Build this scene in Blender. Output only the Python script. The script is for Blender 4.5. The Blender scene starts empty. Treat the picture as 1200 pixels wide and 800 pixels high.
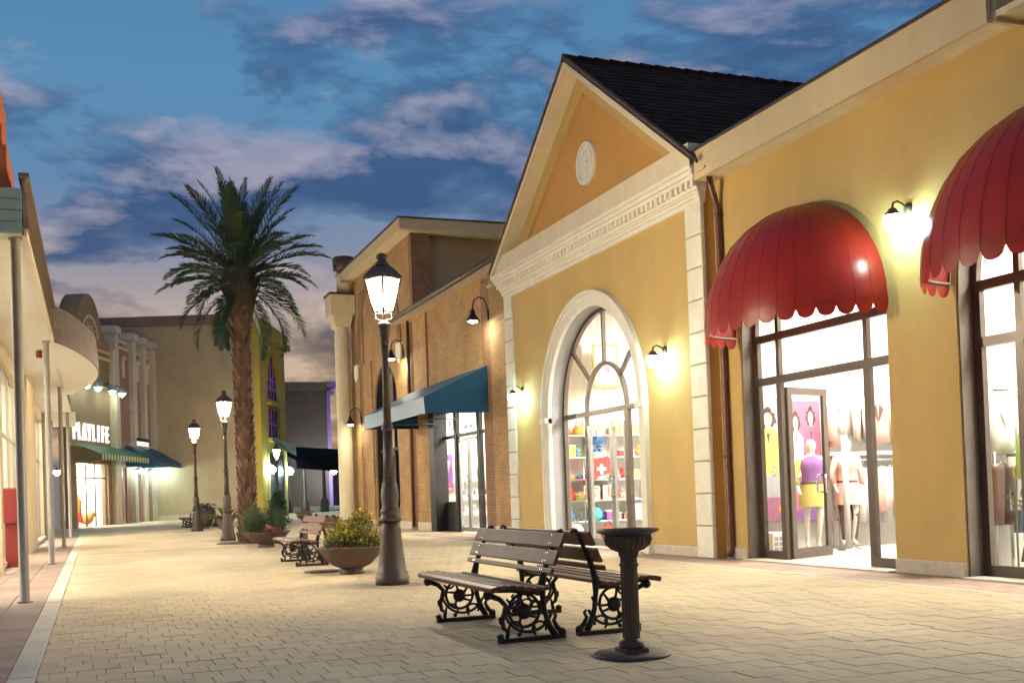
import bpy, bmesh, math, random
from math import sin, cos, pi, radians, sqrt, atan2
from mathutils import Vector, Matrix
random.seed(7)
S = bpy.context.scene
COL = S.collection

# ------------------------------------------------------------------ camera, world, exposure
LAMP, GLOBE, ROOM, SKY = 9000.0, 165.0, 105.0, .80
cam_d = bpy.data.cameras.new('camera')
cam = bpy.data.objects.new('camera', cam_d)
COL.objects.link(cam)
S.camera = cam
cam_d.sensor_width = 36.0
cam_d.lens = 36.0 * 1270 / 1200
cam_d.shift_y = 0.123
cam_d.clip_start = 0.1
cam_d.clip_end = 2000
YAW, PITCH, ROLL = radians(21.1), 0.02, 0.036
FW = Vector((sin(YAW) * cos(PITCH), cos(YAW) * cos(PITCH), sin(PITCH)))
R0 = Vector((cos(YAW), -sin(YAW), 0))
U0 = R0.cross(FW)
RT = R0 * cos(ROLL) - U0 * sin(ROLL)
UP = U0 * cos(ROLL) + R0 * sin(ROLL)
EYE = Vector((0, 0, 1.15))
m = Matrix((RT, UP, -FW)).transposed().to_4x4()
m.translation = EYE
cam.matrix_world = m

S.render.engine = 'CYCLES'
S.cycles.use_denoising = True
S.cycles.max_bounces = 7
S.cycles.diffuse_bounces = 4
S.cycles.transparent_max_bounces = 12
S.cycles.sample_clamp_indirect = 6.0
S.view_settings.view_transform = 'Standard'
S.view_settings.look = 'None'
S.view_settings.exposure = 0.0
S.view_settings.gamma = 1.0

W = bpy.data.worlds.new('World')
S.world = W
W.use_nodes = True


def ramp(nt, stops, interp='LINEAR'):
    n = nt.nodes.new('ShaderNodeValToRGB')
    n.color_ramp.interpolation = interp
    el = n.color_ramp.elements
    while len(el) > 1:
        el.remove(el[-1])
    for i, (p, c) in enumerate(stops):
        e = el[0] if i == 0 else el.new(p)
        e.position = p
        e.color = (*c, 1) if len(c) == 3 else c
    return n


def math_node(nt, op, a, b=None, clamp=False):
    n = nt.nodes.new('ShaderNodeMath')
    n.operation = op
    n.use_clamp = clamp
    for i, v in enumerate((a, b)):
        if v is None:
            continue
        if isinstance(v, (int, float)):
            n.inputs[i].default_value = v
        else:
            nt.links.new(v, n.inputs[i])
    return n.outputs[0]


def mixc(nt, fac, a, b, mode='MIX'):
    n = nt.nodes.new('ShaderNodeMix')
    n.data_type = 'RGBA'
    n.blend_type = mode
    for i, v in ((0, fac), (6, a), (7, b)):
        if isinstance(v, (int, float)):
            n.inputs[i].default_value = v
        elif isinstance(v, tuple):
            n.inputs[i].default_value = (*v, 1)
        else:
            nt.links.new(v, n.inputs[i])
    return n.outputs[2]


def sky():
    nt = W.node_tree
    L = nt.links.new
    bg = nt.nodes['Background']
    tc = nt.nodes.new('ShaderNodeTexCoord')
    sep = nt.nodes.new('ShaderNodeSeparateXYZ')
    L(tc.outputs['Generated'], sep.inputs[0])
    z = sep.outputs['Z']
    base = ramp(nt, [(0.0, (.62, .40, .24)), (.10, (.80, .58, .40)), (.155, (.68, .53, .44)), (.185, (.48, .42, .45)),
                     (.22, (.28, .34, .48)), (.27, (.16, .31, .53)), (.35, (.13, .33, .58)), (.46, (.10, .27, .51)), (1, (.04, .12, .30))])
    L(z, base.inputs[0])

    def noise(off, sc, zs, det=7, rough=.58, dist=.35):
        mp = nt.nodes.new('ShaderNodeMapping')
        mp.inputs['Scale'].default_value = (sc, sc, sc * zs)
        mp.inputs['Location'].default_value = off
        L(tc.outputs['Generated'], mp.inputs[0])
        n = nt.nodes.new('ShaderNodeTexNoise')
        n.inputs['Scale'].default_value = 1
        n.inputs['Detail'].default_value = det
        n.inputs['Roughness'].default_value = rough
        n.inputs['Distortion'].default_value = dist
        L(mp.outputs[0], n.inputs['Vector'])
        return n.outputs[0]
    sc, zs = 4.0, 2.7
    o = (2.37, 4.21, 5.55)
    d0 = noise(o, sc, zs, 11, .56, .12)
    d1 = noise((o[0], o[1], o[2] + .24), sc, zs, 11, .56, .12)      # density a little higher up: where it thins, the top catches light
    cloud = ramp(nt, [(.485, (0, 0, 0)), (.525, (.6, .6, .6)), (.585, (1, 1, 1))])
    L(d0, cloud.inputs[0])
    edge = math_node(nt, 'MULTIPLY', math_node(nt, 'SUBTRACT', math_node(nt, 'SUBTRACT', d0, d1), .02), 8.0, True)
    dark = ramp(nt, [(.05, (.12, .085, .06)), (.12, (.14, .105, .09)), (.16, (.13, .13, .18)), (.21, (.05, .11, .26)), (.38, (.055, .13, .30)), (.5, (.16, .19, .36))])
    L(z, dark.inputs[0])
    lit = ramp(nt, [(.05, (1.25, .85, .42)), (.13, (1.0, .72, .48)), (.2, (.66, .55, .56)), (.27, (.46, .45, .58)), (.4, (.40, .42, .60)), (.6, (.38, .40, .56))])
    L(z, lit.inputs[0])
    cc = mixc(nt, edge, dark.outputs[0], lit.outputs[0])
    c = mixc(nt, math_node(nt, 'MULTIPLY', cloud.outputs[0], .9), base.outputs[0], cc)
    # a second, thinner layer of small rosy puffs
    e0 = noise((7.7, 2.2, 5.1), 6.5, 2.6, 9, .58, .15)
    puff = ramp(nt, [(.57, (0, 0, 0)), (.68, (.7, .7, .7))])
    L(e0, puff.inputs[0])
    c = mixc(nt, puff.outputs[0], c, lit.outputs[0])
    L(c, bg.inputs['Color'])
    bg.inputs['Strength'].default_value = SKY


sky()


# ------------------------------------------------------------------ materials
def new_mat(name):
    mt = bpy.data.materials.new(name)
    mt.use_nodes = True
    nt = mt.node_tree
    return mt, nt, nt.nodes['Principled BSDF']


def mat(name, col, rough=.6, metal=0.0, var=.12, vscale=3.0, bump=.0, bscale=60.0, spec=.5, rnd=0.0, streak=0.0, patch=0.0):
    mt, nt, p = new_mat(name)
    L = nt.links.new
    p.inputs['Roughness'].default_value = rough
    p.inputs['Metallic'].default_value = metal
    p.inputs['Specular IOR Level'].default_value = spec
    pos = nt.nodes.new('ShaderNodeNewGeometry')
    out = None
    if var > 0:
        n = nt.nodes.new('ShaderNodeTexNoise')
        n.inputs['Scale'].default_value = vscale
        n.inputs['Detail'].default_value = 6
        n.inputs['Roughness'].default_value = .65
        L(pos.outputs['Position'], n.inputs['Vector'])
        r = ramp(nt, [(.3, tuple(c * (1 - var) for c in col)), (.7, tuple(min(1, c * (1 + var)) for c in col))])
        L(n.outputs[0], r.inputs[0])
        out = r.outputs[0]
        rr = nt.nodes.new('ShaderNodeMapRange')
        rr.inputs['To Min'].default_value = max(0, rough - .1)
        rr.inputs['To Max'].default_value = min(1, rough + .1)
        L(n.outputs[0], rr.inputs['Value'])
        L(rr.outputs[0], p.inputs['Roughness'])
    if rnd > 0:
        g = nt.nodes.new('ShaderNodeNewGeometry')
        oi = nt.nodes.new('ShaderNodeObjectInfo')
        s = math_node(nt, 'FRACT', math_node(nt, 'ADD', g.outputs['Random Per Island'], oi.outputs['Random']))
        r2 = ramp(nt, [(0, (1 - rnd,) * 3), (1, (1 + rnd * .6,) * 3)])
        L(s, r2.inputs[0])
        out = mixc(nt, 1.0, out if out else col, r2.outputs[0], 'MULTIPLY')
    for amt, scl, lo, hi in ((streak, (1.3, 1.3, .30), .38, .75), (patch, (.55, .55, .55), .38, .62), (patch * .8, (7, 7, 7), .55, .75)):
        if amt > 0:     # rain streaks, or worn and stained patches
            mp = nt.nodes.new('ShaderNodeMapping')
            mp.inputs['Scale'].default_value = scl
            L(pos.outputs['Position'], mp.inputs[0])
            n3 = nt.nodes.new('ShaderNodeTexNoise')
            n3.inputs['Scale'].default_value = 1
            n3.inputs['Detail'].default_value = 9
            n3.inputs['Roughness'].default_value = .68
            L(mp.outputs[0], n3.inputs['Vector'])
            r3 = ramp(nt, [(lo, (1.03,) * 3), (hi, (1 - amt, 1 - amt * 1.08, 1 - amt * 1.2))])
            L(n3.outputs[0], r3.inputs[0])
            out = mixc(nt, 1.0, out if out else col, r3.outputs[0], 'MULTIPLY')
    if out:
        L(out, p.inputs['Base Color'])
    else:
        p.inputs['Base Color'].default_value = (*col, 1)
    if bump > 0:
        n2 = nt.nodes.new('ShaderNodeTexNoise')
        n2.inputs['Scale'].default_value = bscale
        n2.inputs['Detail'].default_value = 5
        L(pos.outputs['Position'], n2.inputs['Vector'])
        b = nt.nodes.new('ShaderNodeBump')
        b.inputs['Strength'].default_value = bump
        b.inputs['Distance'].default_value = .01
        L(n2.outputs[0], b.inputs['Height'])
        L(b.outputs[0], p.inputs['Normal'])
    return mt


def brick_mat(name, c1, c2, mortar, bw, rh, msize, floor=False, bump=.5):
    mt, nt, p = new_mat(name)
    L = nt.links.new
    g = nt.nodes.new('ShaderNodeNewGeometry')
    sep = nt.nodes.new('ShaderNodeSeparateXYZ')
    L(g.outputs['Position'], sep.inputs[0])
    cb = nt.nodes.new('ShaderNodeCombineXYZ')
    if floor:
        L(sep.outputs['X'], cb.inputs['X'])
        L(sep.outputs['Y'], cb.inputs['Y'])
    else:
        L(math_node(nt, 'ADD', sep.outputs['X'], sep.outputs['Y']), cb.inputs['X'])
        L(sep.outputs['Z'], cb.inputs['Y'])
    b = nt.nodes.new('ShaderNodeTexBrick')
    b.inputs['Scale'].default_value = 1
    b.inputs['Brick Width'].default_value = bw
    b.inputs['Row Height'].default_value = rh
    b.inputs['Mortar Size'].default_value = msize
    b.inputs['Mortar Smooth'].default_value = .3
    b.inputs['Color1'].default_value = (*c1, 1)
    b.inputs['Color2'].default_value = (*c2, 1)
    b.inputs['Mortar'].default_value = (*mortar, 1)
    L(cb.outputs[0], b.inputs['Vector'])
    n = nt.nodes.new('ShaderNodeTexNoise')
    n.inputs['Scale'].default_value = 1.3
    n.inputs['Detail'].default_value = 8
    L(g.outputs['Position'], n.inputs['Vector'])
    r = ramp(nt, [(.3, (.78, .78, .78)), (.7, (1.15, 1.15, 1.15))])
    L(n.outputs[0], r.inputs[0])
    L(mixc(nt, 1.0, b.outputs['Color'], r.outputs[0], 'MULTIPLY'), p.inputs['Base Color'])
    bp = nt.nodes.new('ShaderNodeBump')
    bp.inputs['Strength'].default_value = bump
    bp.inputs['Distance'].default_value = .01
    L(math_node(nt, 'SUBTRACT', 1.0, b.outputs['Fac']), bp.inputs['Height'])
    L(bp.outputs[0], p.inputs['Normal'])
    p.inputs['Roughness'].default_value = .8
    return mt


def emit(name, col, strength):
    mt, nt, p = new_mat(name)
    p.inputs['Base Color'].default_value = (.8, .8, .8, 1)
    p.inputs['Emission Color'].default_value = (*col, 1)
    p.inputs['Emission Strength'].default_value = strength
    return mt


def glass_mat(name='glass', tint=(.97, .98, .97)):
    mt = bpy.data.materials.new(name)
    mt.use_nodes = True
    nt = mt.node_tree
    nt.nodes.remove(nt.nodes['Principled BSDF'])
    t = nt.nodes.new('ShaderNodeBsdfTransparent')
    t.inputs[0].default_value = (*tint, 1)
    gl = nt.nodes.new('ShaderNodeBsdfGlossy')
    gl.inputs['Roughness'].default_value = .02
    g = nt.nodes.new('ShaderNodeNewGeometry')
    dt = nt.nodes.new('ShaderNodeVectorMath')
    dt.operation = 'DOT_PRODUCT'
    nt.links.new(g.outputs['Normal'], dt.inputs[0]); nt.links.new(g.outputs['Incoming'], dt.inputs[1])
    c = math_node(nt, 'ABSOLUTE', dt.outputs['Value'])
    f5 = math_node(nt, 'POWER', math_node(nt, 'SUBTRACT', 1.0, c, True), 5.0)
    fr = math_node(nt, 'ADD', math_node(nt, 'MULTIPLY', f5, .9), .05, True)
    mx = nt.nodes.new('ShaderNodeMixShader')
    nt.links.new(fr, mx.inputs[0])
    nt.links.new(t.outputs[0], mx.inputs[1])
    nt.links.new(gl.outputs[0], mx.inputs[2])
    nt.links.new(mx.outputs[0], nt.nodes['Material Output'].inputs['Surface'])
    return mt


def lantern_mat():
    mt = bpy.data.materials.new('lantern_glass')
    mt.use_nodes = True
    nt = mt.node_tree
    nt.nodes.remove(nt.nodes['Principled BSDF'])
    t = nt.nodes.new('ShaderNodeBsdfTransparent')
    e = nt.nodes.new('ShaderNodeEmission')
    e.inputs[0].default_value = (1.0, .92, .76, 1); e.inputs[1].default_value = 16.0
    mx = nt.nodes.new('ShaderNodeMixShader')
    mx.inputs[0].default_value = .35
    nt.links.new(t.outputs[0], mx.inputs[1]); nt.links.new(e.outputs[0], mx.inputs[2])
    nt.links.new(mx.outputs[0], nt.nodes['Material Output'].inputs['Surface'])
    return mt


M = dict(
    stucco=mat('yellow_stucco', (.50, .34, .122), .85, var=.06, vscale=1.2, bump=.5, bscale=45, streak=.08),
    ochre=mat('ochre_stucco', (.52, .265, .07), .85, var=.08, vscale=1.2, bump=.3, bscale=45),
    rust=mat('brown_stucco', (.50, .29, .09), .85, var=.08, vscale=1.2, bump=.3, bscale=45),
    cream=mat('cream_stone', (.68, .58, .40), .75, var=.07, vscale=4, bump=.15, bscale=50, streak=.09),
    cream_soft=mat('cream_board', (.58, .46, .28), .8, var=.06, vscale=2, bump=.2, bscale=40, streak=.08),
    white=mat('white_plaster', (.76, .72, .62), .7, var=.05, vscale=5, bump=.2, bscale=60, streak=.09),
    quoin=mat('quoin_stone', (.74, .70, .58), .8, var=.08, vscale=5, bump=.5, bscale=40, rnd=.08, streak=.09),
    base=mat('base_stone', (.52, .45, .36), .7, var=.15, vscale=6, bump=.2),
    bronze=mat('bronze_frame', (.075, .055, .045), .38, metal=.4, var=.08, vscale=8),
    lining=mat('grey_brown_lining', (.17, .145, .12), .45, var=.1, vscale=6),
    alu=mat('grey_frame', (.30, .30, .30), .35, metal=.7, var=.06, vscale=8),
    blackframe=mat('black_frame', (.010, .009, .010), .5, metal=0, spec=.3, var=.1, vscale=8),
    reveal=mat('grey_reveal', (.30, .29, .30), .7, var=.06, vscale=4),
    verge=mat('brown_verge_tile', (.16, .095, .06), .8, var=.25, vscale=6, spec=.15),
    tile=mat('dark_roof_tile', (.042, .022, .014), .85, var=.25, vscale=3, bump=.3, rnd=.4, spec=.12),
    red=mat('red_awning', (.22, .014, .008), .32, var=.12, vscale=2.5, bump=.2, bscale=9, spec=.25, streak=.12),
    seam=mat('dark_red_thread', (.10, .008, .006), .7, var=0),
    redcloth=mat('red_valance_inside', (.50, .10, .07), .6, var=.08),
    blue=mat('blue_awning', (.012, .075, .16), .5, var=.12, vscale=2, bump=.1, bscale=25, spec=.3),
    green=mat('green_awning', (.03, .14, .08), .5, var=.12, vscale=2),
    pipe=mat('brown_pipe', (.10, .04, .03), .4, metal=.3, var=.1),
    iron=mat('cast_iron', (.022, .018, .017), .42, metal=.5, var=.25, vscale=14, bump=.25, bscale=70),
    lampiron=mat('lamp_iron', (.085, .060, .045), .48, metal=.3, var=.2, vscale=10, bump=.2, bscale=60),
    wood=mat('varnished_slat', (.15, .058, .034), .42, var=.28, vscale=9, bump=.12, bscale=40, rnd=.2, spec=.25),
    bolt=mat('steel_bolt', (.7, .68, .62), .25, metal=1, var=0),
    terra=mat('dark_terracotta', (.085, .052, .040), .6, var=.15, vscale=6, bump=.2, bscale=40),
    brick=brick_mat('ochre_brick', (.40, .225, .08), (.30, .16, .055), (.37, .24, .115), .25, .075, .012),
    brickd=brick_mat('dark_brick', (.24, .12, .055), (.19, .09, .04), (.24, .14, .08), .25, .075, .012),
    paver=mat('paver_stone', (.585, .455, .275), .75, var=.08, vscale=5, bump=.4, bscale=70, rnd=.07, patch=.15),
    bed=mat('joint_sand', (.40, .30, .18), .95, var=.2, vscale=6),
    plaza=brick_mat('far_paving', (.585, .455, .275), (.54, .415, .25), (.43, .33, .20), .18, .27, .007, True, .3),
    walk=mat('reddish_paving', (.35, .24, .18), .75, var=.15, vscale=3, bump=.3, bscale=70, rnd=.12, patch=.22),
    kerb=mat('pale_kerb_stone', (.58, .52, .42), .75, var=.10, vscale=7, bump=.3, bscale=70, rnd=.08, patch=.18),
    tan=mat('tan_render', (.40, .31, .19), .9, var=.10, vscale=.6, bump=.4, bscale=20, streak=.12),
    tandark=mat('brown_band', (.20, .14, .10), .85, var=.1, vscale=1),
    yell=mat('lemon_lit_render', (.46, .34, .05), .85, var=.08, vscale=1, bump=.2, bscale=20),  # yellow lighting on the hall's side, put into the base colour
    purple=mat('violet_lit_render', (.42, .20, .56), .85, var=.08, vscale=1),  # violet floodlighting of the narrow front, put into the base colour
    umber=mat('umber_render', (.17, .095, .085), .9, var=.12, vscale=.7),
    pink=mat('terracotta_render', (.30, .16, .12), .85, var=.12, vscale=1.2, bump=.2, bscale=20),
    signboard=mat('brown_signboard', (.26, .17, .09), .8, var=.1, vscale=1.5),
    pole=mat('grey_pole', (.27, .24, .20), .45, metal=.2, var=.08, vscale=6),
    soffit=mat('soffit_board', (.74, .70, .60), .7, var=.05, vscale=3),
    board=mat('brown_fascia_board', (.22, .15, .10), .6, var=.2, vscale=4, bump=.1, rnd=.15),
    celadon=mat('celadon_board', (.30, .40, .34), .6, var=.1, vscale=4, rnd=.1),
    orange=mat('orange_render', (.50, .13, .04), .85, var=.1, vscale=2, bump=.2),
    redbox=mat('red_paint', (.16, .012, .010), .4, var=.1, vscale=5),
    dark=mat('dark_fabric', (.010, .008, .010), .9, var=.2, vscale=2, spec=.05),
    room=mat('shop_wall', (.82, .81, .78), .7, var=.03, vscale=2),
    floor=mat('shop_floor', (.62, .60, .56), .25, var=.06, vscale=3),
    shelf=mat('shelf_white', (.75, .75, .74), .5, var=.03),
    steel=mat('steel_rail', (.55, .55, .55), .25, metal=1, var=0),
    bark=mat('palm_bark', (.155, .085, .048), .85, var=.35, vscale=5, bump=.6, bscale=25, rnd=.55),
    frond=mat('palm_leaf', (.030, .058, .022), .5, var=.3, vscale=3),
    heart=mat('palm_heart', (.045, .035, .018), .8, var=.4, vscale=6, bump=.5),
    rachis=mat('palm_rib', (.12, .11, .04), .5, var=.2),
    leafy=mat('yellow_green_leaf', (.26, .24, .035), .55, var=.4, vscale=9, rnd=.45),
    leafd=mat('dark_green_leaf', (.032, .065, .025), .55, var=.4, vscale=9, rnd=.4),
    leafl=mat('light_green_leaf', (.09, .13, .04), .55, var=.4, vscale=9, rnd=.4),
    flowr=mat('red_petal', (.40, .05, .05), .6, var=.2, rnd=.3),
    flowy=mat('yellow_petal', (.62, .40, .03), .6, var=.2, rnd=.3),
    flowp=mat('purple_petal', (.22, .06, .30), .6, var=.2, rnd=.3),
    soil=mat('soil', (.04, .028, .02), .95, var=.3, vscale=20, bump=.5),
    glass=glass_mat(),
    lantern=lantern_mat(),
    lbulb=emit('lantern_bulb', (1.0, .84, .58), LAMP),
    globe=emit('lamp_globe', (.64, 1.0, .94), GLOBE),
    bell=emit('bell_bulb', (1.0, .95, .70), GLOBE * 1.8),
    spotb=emit('spot_bulb', (.80, 1.0, .86), GLOBE * .35),
    violet=emit('violet_lens', (.45, .08, 1.0), 500.0),
    panel=emit('ceiling_panel', (1.0, .93, .80), ROOM),
    sign=emit('lit_letter', (.95, 1.0, .92), 1.5),
)
def translucent(key, col, fac):
    nt = M[key].node_tree
    p = nt.nodes['Principled BSDF']
    t = nt.nodes.new('ShaderNodeBsdfTranslucent')
    t.inputs[0].default_value = (*col, 1)
    mx = nt.nodes.new('ShaderNodeMixShader')
    mx.inputs[0].default_value = fac
    nt.links.new(p.outputs[0], mx.inputs[1]); nt.links.new(t.outputs[0], mx.inputs[2])
    nt.links.new(mx.outputs[0], nt.nodes['Material Output'].inputs['Surface'])


translucent('red', (.40, .03, .02), .035)
translucent('green', (.10, .30, .16), .2)
for nm, c in dict(yellow=(.50, .45, .13), purplec=(.20, .07, .28), pinkc=(.70, .42, .36), pale=(.72, .62, .56), brownc=(.09, .045, .035),
                  greenc=(.30, .48, .10), bluec=(.07, .22, .55), redc=(.55, .04, .03), bluegrey=(.30, .38, .48), orangec=(.7, .28, .05),
                  skin=(.62, .46, .38), mauve=(.30, .12, .22), whitec=(.8, .79, .77), greyc=(.35, .36, .40), magenta=(.36, .11, .22),
                  teal=(.05, .35, .38), denim=(.15, .22, .36), gold=(.55, .38, .12), hair=(.05, .02, .02), mannequin=(.80, .76, .70)).items():
    M[nm] = mat('cloth_' + nm, c, .8, var=.1, vscale=8, bump=.15, bscale=90)


# ------------------------------------------------------------------ geometry helpers
class MB:
    """collects faces; build() links them as one mesh object"""
    def __init__(s):
        s.v, s.f, s.sm = [], [], []

    def add(s, vs, fs, smooth=False):
        o = len(s.v)
        s.v += [tuple(v) for v in vs]
        s.f += [tuple(i + o for i in f) for f in fs]
        s.sm += [smooth] * len(fs)
        return s

    def box(s, x0, y0, z0, x1, y1, z1):
        x0, x1 = min(x0, x1), max(x0, x1); y0, y1 = min(y0, y1), max(y0, y1); z0, z1 = min(z0, z1), max(z0, z1)
        return s.add([(x0, y0, z0), (x1, y0, z0), (x1, y1, z0), (x0, y1, z0), (x0, y0, z1), (x1, y0, z1), (x1, y1, z1), (x0, y1, z1)],
                     [(0, 3, 2, 1), (4, 5, 6, 7), (0, 1, 5, 4), (1, 2, 6, 5), (2, 3, 7, 6), (3, 0, 4, 7)])

    def cbox(s, x0, y0, z0, x1, y1, z1, c=.006, face='x-'):
        """box with a chamfer round one face (x- or z+)"""
        if face == 'x-':
            a = [(x0, y0 + c, z0 + c), (x0, y1 - c, z0 + c), (x0, y1 - c, z1 - c), (x0, y0 + c, z1 - c)]
            b = [(x0 + c, y0, z0), (x0 + c, y1, z0), (x0 + c, y1, z1), (x0 + c, y0, z1)]
            d = [(x1, y0, z0), (x1, y1, z0), (x1, y1, z1), (x1, y0, z1)]
        else:
            a = [(x0 + c, y0 + c, z1), (x1 - c, y0 + c, z1), (x1 - c, y1 - c, z1), (x0 + c, y1 - c, z1)]
            b = [(x0, y0, z1 - c), (x1, y0, z1 - c), (x1, y1, z1 - c), (x0, y1, z1 - c)]
            d = [(x0, y0, z0), (x1, y0, z0), (x1, y1, z0), (x0, y1, z0)]
        f = [(0, 1, 2, 3)]
        for k in range(4):
            n = (k + 1) % 4
            f += [(k, 4 + k, 4 + n, n), (4 + k, 8 + k, 8 + n, 4 + n)]
        return s.add(a + b + d, f)

    def obox(s, c, ax, ay, az):
        """box from centre and three half-axis vectors"""
        c, ax, ay, az = Vector(c), Vector(ax), Vector(ay), Vector(az)
        vs = [c + ax * i + ay * j + az * k for k in (-1, 1) for (i, j) in ((-1, -1), (1, -1), (1, 1), (-1, 1))]
        return s.add(vs, [(0, 3, 2, 1), (4, 5, 6, 7), (0, 1, 5, 4), (1, 2, 6, 5), (2, 3, 7, 6), (3, 0, 4, 7)])

    def prism(s, pts, off, smooth=False):
        """closed polygon pts swept by vector off"""
        n = len(pts)
        off = Vector(off)
        vs = [Vector(p) for p in pts] + [Vector(p) + off for p in pts]
        fs = [tuple(range(n))[::-1], tuple(range(n, 2 * n))]
        s.add(vs, fs)
        o = len(s.v) - 2 * n
        for k in range(n):
            s.f.append((o + k, o + (k + 1) % n, o + n + (k + 1) % n, o + n + k)); s.sm.append(smooth)
        return s

    def lathe(s, prof, c=(0, 0, 0), n=20, smooth=True, rib=0.0, arc=2 * pi):
        vs, fs = [], []
        for (r, z) in prof:
            for k in range(n):
                a = arc * k / n
                rr = r * (1 + (rib if k % 2 else 0))
                vs.append((c[0] + rr * cos(a), c[1] + rr * sin(a), c[2] + z))
        for i in range(len(prof) - 1):
            for k in range(n):
                q = (k + 1) % n
                fs.append((i * n + k, i * n + q, (i + 1) * n + q, (i + 1) * n + k))
        s.add(vs, fs, smooth)
        o = len(s.v) - len(vs)
        s.f += [tuple(o + k for k in range(n))[::-1], tuple(o + (len(prof) - 1) * n + k for k in range(n))]
        s.sm += [False, False]
        return s

    def tube(s, path, r, n=8, smooth=True):
        path = [Vector(p) for p in path]
        rs = r if isinstance(r, (list, tuple)) else [r] * len(path)
        vs, fs = [], []
        ref = Vector((0, 0, 1))
        t0 = (path[1] - path[0]).normalized()
        if abs(t0.dot(ref)) > .9:
            ref = Vector((0, 1, 0))
        for i, p in enumerate(path):
            t = (path[min(i + 1, len(path) - 1)] - path[max(i - 1, 0)]).normalized()
            a = t.cross(ref)
            if a.length < 1e-4:
                a = t.cross(Vector((1, 0, 0)))
            a.normalize()
            b = a.cross(t).normalized()
            ref = b if abs(t.dot(b)) < .5 else ref
            for k in range(n):
                an = 2 * pi * k / n
                vs.append(p + (a * cos(an) + b * sin(an)) * rs[i])
        for i in range(len(path) - 1):
            for k in range(n):
                q = (k + 1) % n
                fs.append((i * n + k, i * n + q, (i + 1) * n + q, (i + 1) * n + k))
        s.add(vs, fs, smooth)
        o = len(s.v) - len(vs)
        s.f += [tuple(o + k for k in range(n))[::-1], tuple(o + (len(path) - 1) * n + k for k in range(n))]
        s.sm += [False, False]
        return s

    def ball(s, c, r, n=12, m=8, sz=1.0):
        prof = [(max(r * sin(pi * i / m), 1e-4), -r * sz * cos(pi * i / m)) for i in range(m + 1)]
        return s.lathe(prof, c, n)

    def quad(s, a, b, c, d):
        return s.add([a, b, c, d], [(0, 1, 2, 3)])

    def mesh(s, name, mt, org=(0, 0, 0)):
        me = bpy.data.meshes.new(name)
        if any(org):
            ox, oy, oz = org
            vs = [(x - ox, y - oy, z - oz) for x, y, z in s.v]
        else:
            vs = s.v
        me.from_pydata(vs, [], s.f)
        me.polygons.foreach_set('use_smooth', s.sm)
        me.materials.append(mt)
        bm = bmesh.new(); bm.from_mesh(me)
        bmesh.ops.recalc_face_normals(bm, faces=bm.faces)
        bm.to_mesh(me); bm.free()
        me.update()
        return me


ORG = {}


def link(name, me, parent=None, loc=(0, 0, 0)):
    o = bpy.data.objects.new(name, me)
    COL.objects.link(o)
    o.location = loc
    if parent:
        o.parent = parent
    return o


def part(name, mb, mt, parent, label=None, kind=None):
    """child mesh; its coordinates are in the frame the thing was given in"""
    org = ORG.get(parent.name, (0, 0, 0))
    o = link(name, mb.mesh(name, mt if not isinstance(mt, str) else M[mt], org), parent)
    ORG[o.name] = org
    if label: o['label'] = label
    if kind: o['kind'] = kind
    return o


def tag(o, label, cat, group=None):
    o['label'] = label; o['category'] = cat
    if group: o['group'] = group
    return o


def thing(name, label, cat, loc=(0, 0, 0), rz=0.0, group=None, local=False):
    """an Empty at the thing's base. local=True: the parts are given relative to it, else in place"""
    o = bpy.data.objects.new(name, None)
    COL.objects.link(o)
    o.empty_display_size = .2
    o.location = loc; o.rotation_euler = (0, 0, rz)
    ORG[o.name] = (0, 0, 0) if local else tuple(loc)
    return tag(o, label, cat, group)


def struct(name, mb, mt, parent=None):
    o = link(name, mb.mesh(name, M[mt]), parent)
    o['kind'] = 'structure'
    return o


def copy_tree(o, parent=None):
    c = o.copy(); COL.objects.link(c)
    if parent: c.parent = parent
    for ch in list(o.children):
        copy_tree(ch, c)
    return c


def dup(root, loc, rz=None, label=None):
    c = copy_tree(root)
    c.location = loc
    if rz is not None: c.rotation_euler = (0, 0, rz)
    if label: c['label'] = label
    return c


def wall_arch(x0, x1, ya, yb, ztop, holes, zbot=0.0, seg=20):
    """wall slab in the plane x = x0 (thickness to x1); holes: (y0, y1, zsill, zspring, arched)"""
    mb = MB()
    ys = [ya]
    hs = sorted(holes)
    for h in hs:
        mb_y0, mb_y1 = h[0], h[1]
        if mb_y0 > ys[-1] + 1e-6:
            mb.box(x0, ys[-1], zbot, x1, mb_y0, ztop)
        y0, y1, zs, zp, arched = h
        if zs > zbot + 1e-4:
            mb.box(x0, y0, zbot, x1, y1, zs)
        c, r = (y0 + y1) / 2, (y1 - y0) / 2
        if arched:
            pts = [(c - r * cos(pi * k / seg), zp + r * sin(pi * k / seg)) for k in range(seg + 1)]
        else:
            pts = [(y0, zp), (y1, zp)]
        for (a, za), (b, zb) in zip(pts[:-1], pts[1:]):
            mb.add([(x0, a, za), (x0, b, zb), (x0, b, ztop), (x0, a, ztop), (x1, a, za), (x1, b, zb), (x1, b, ztop), (x1, a, ztop)],
                   [(0, 1, 2, 3), (4, 5, 6, 7), (0, 1, 5, 4), (3, 2, 6, 7)])
        ys.append(y1)
    if yb > ys[-1]:
        mb.box(x0, ys[-1], zbot, x1, yb, ztop)
    return mb


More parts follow.
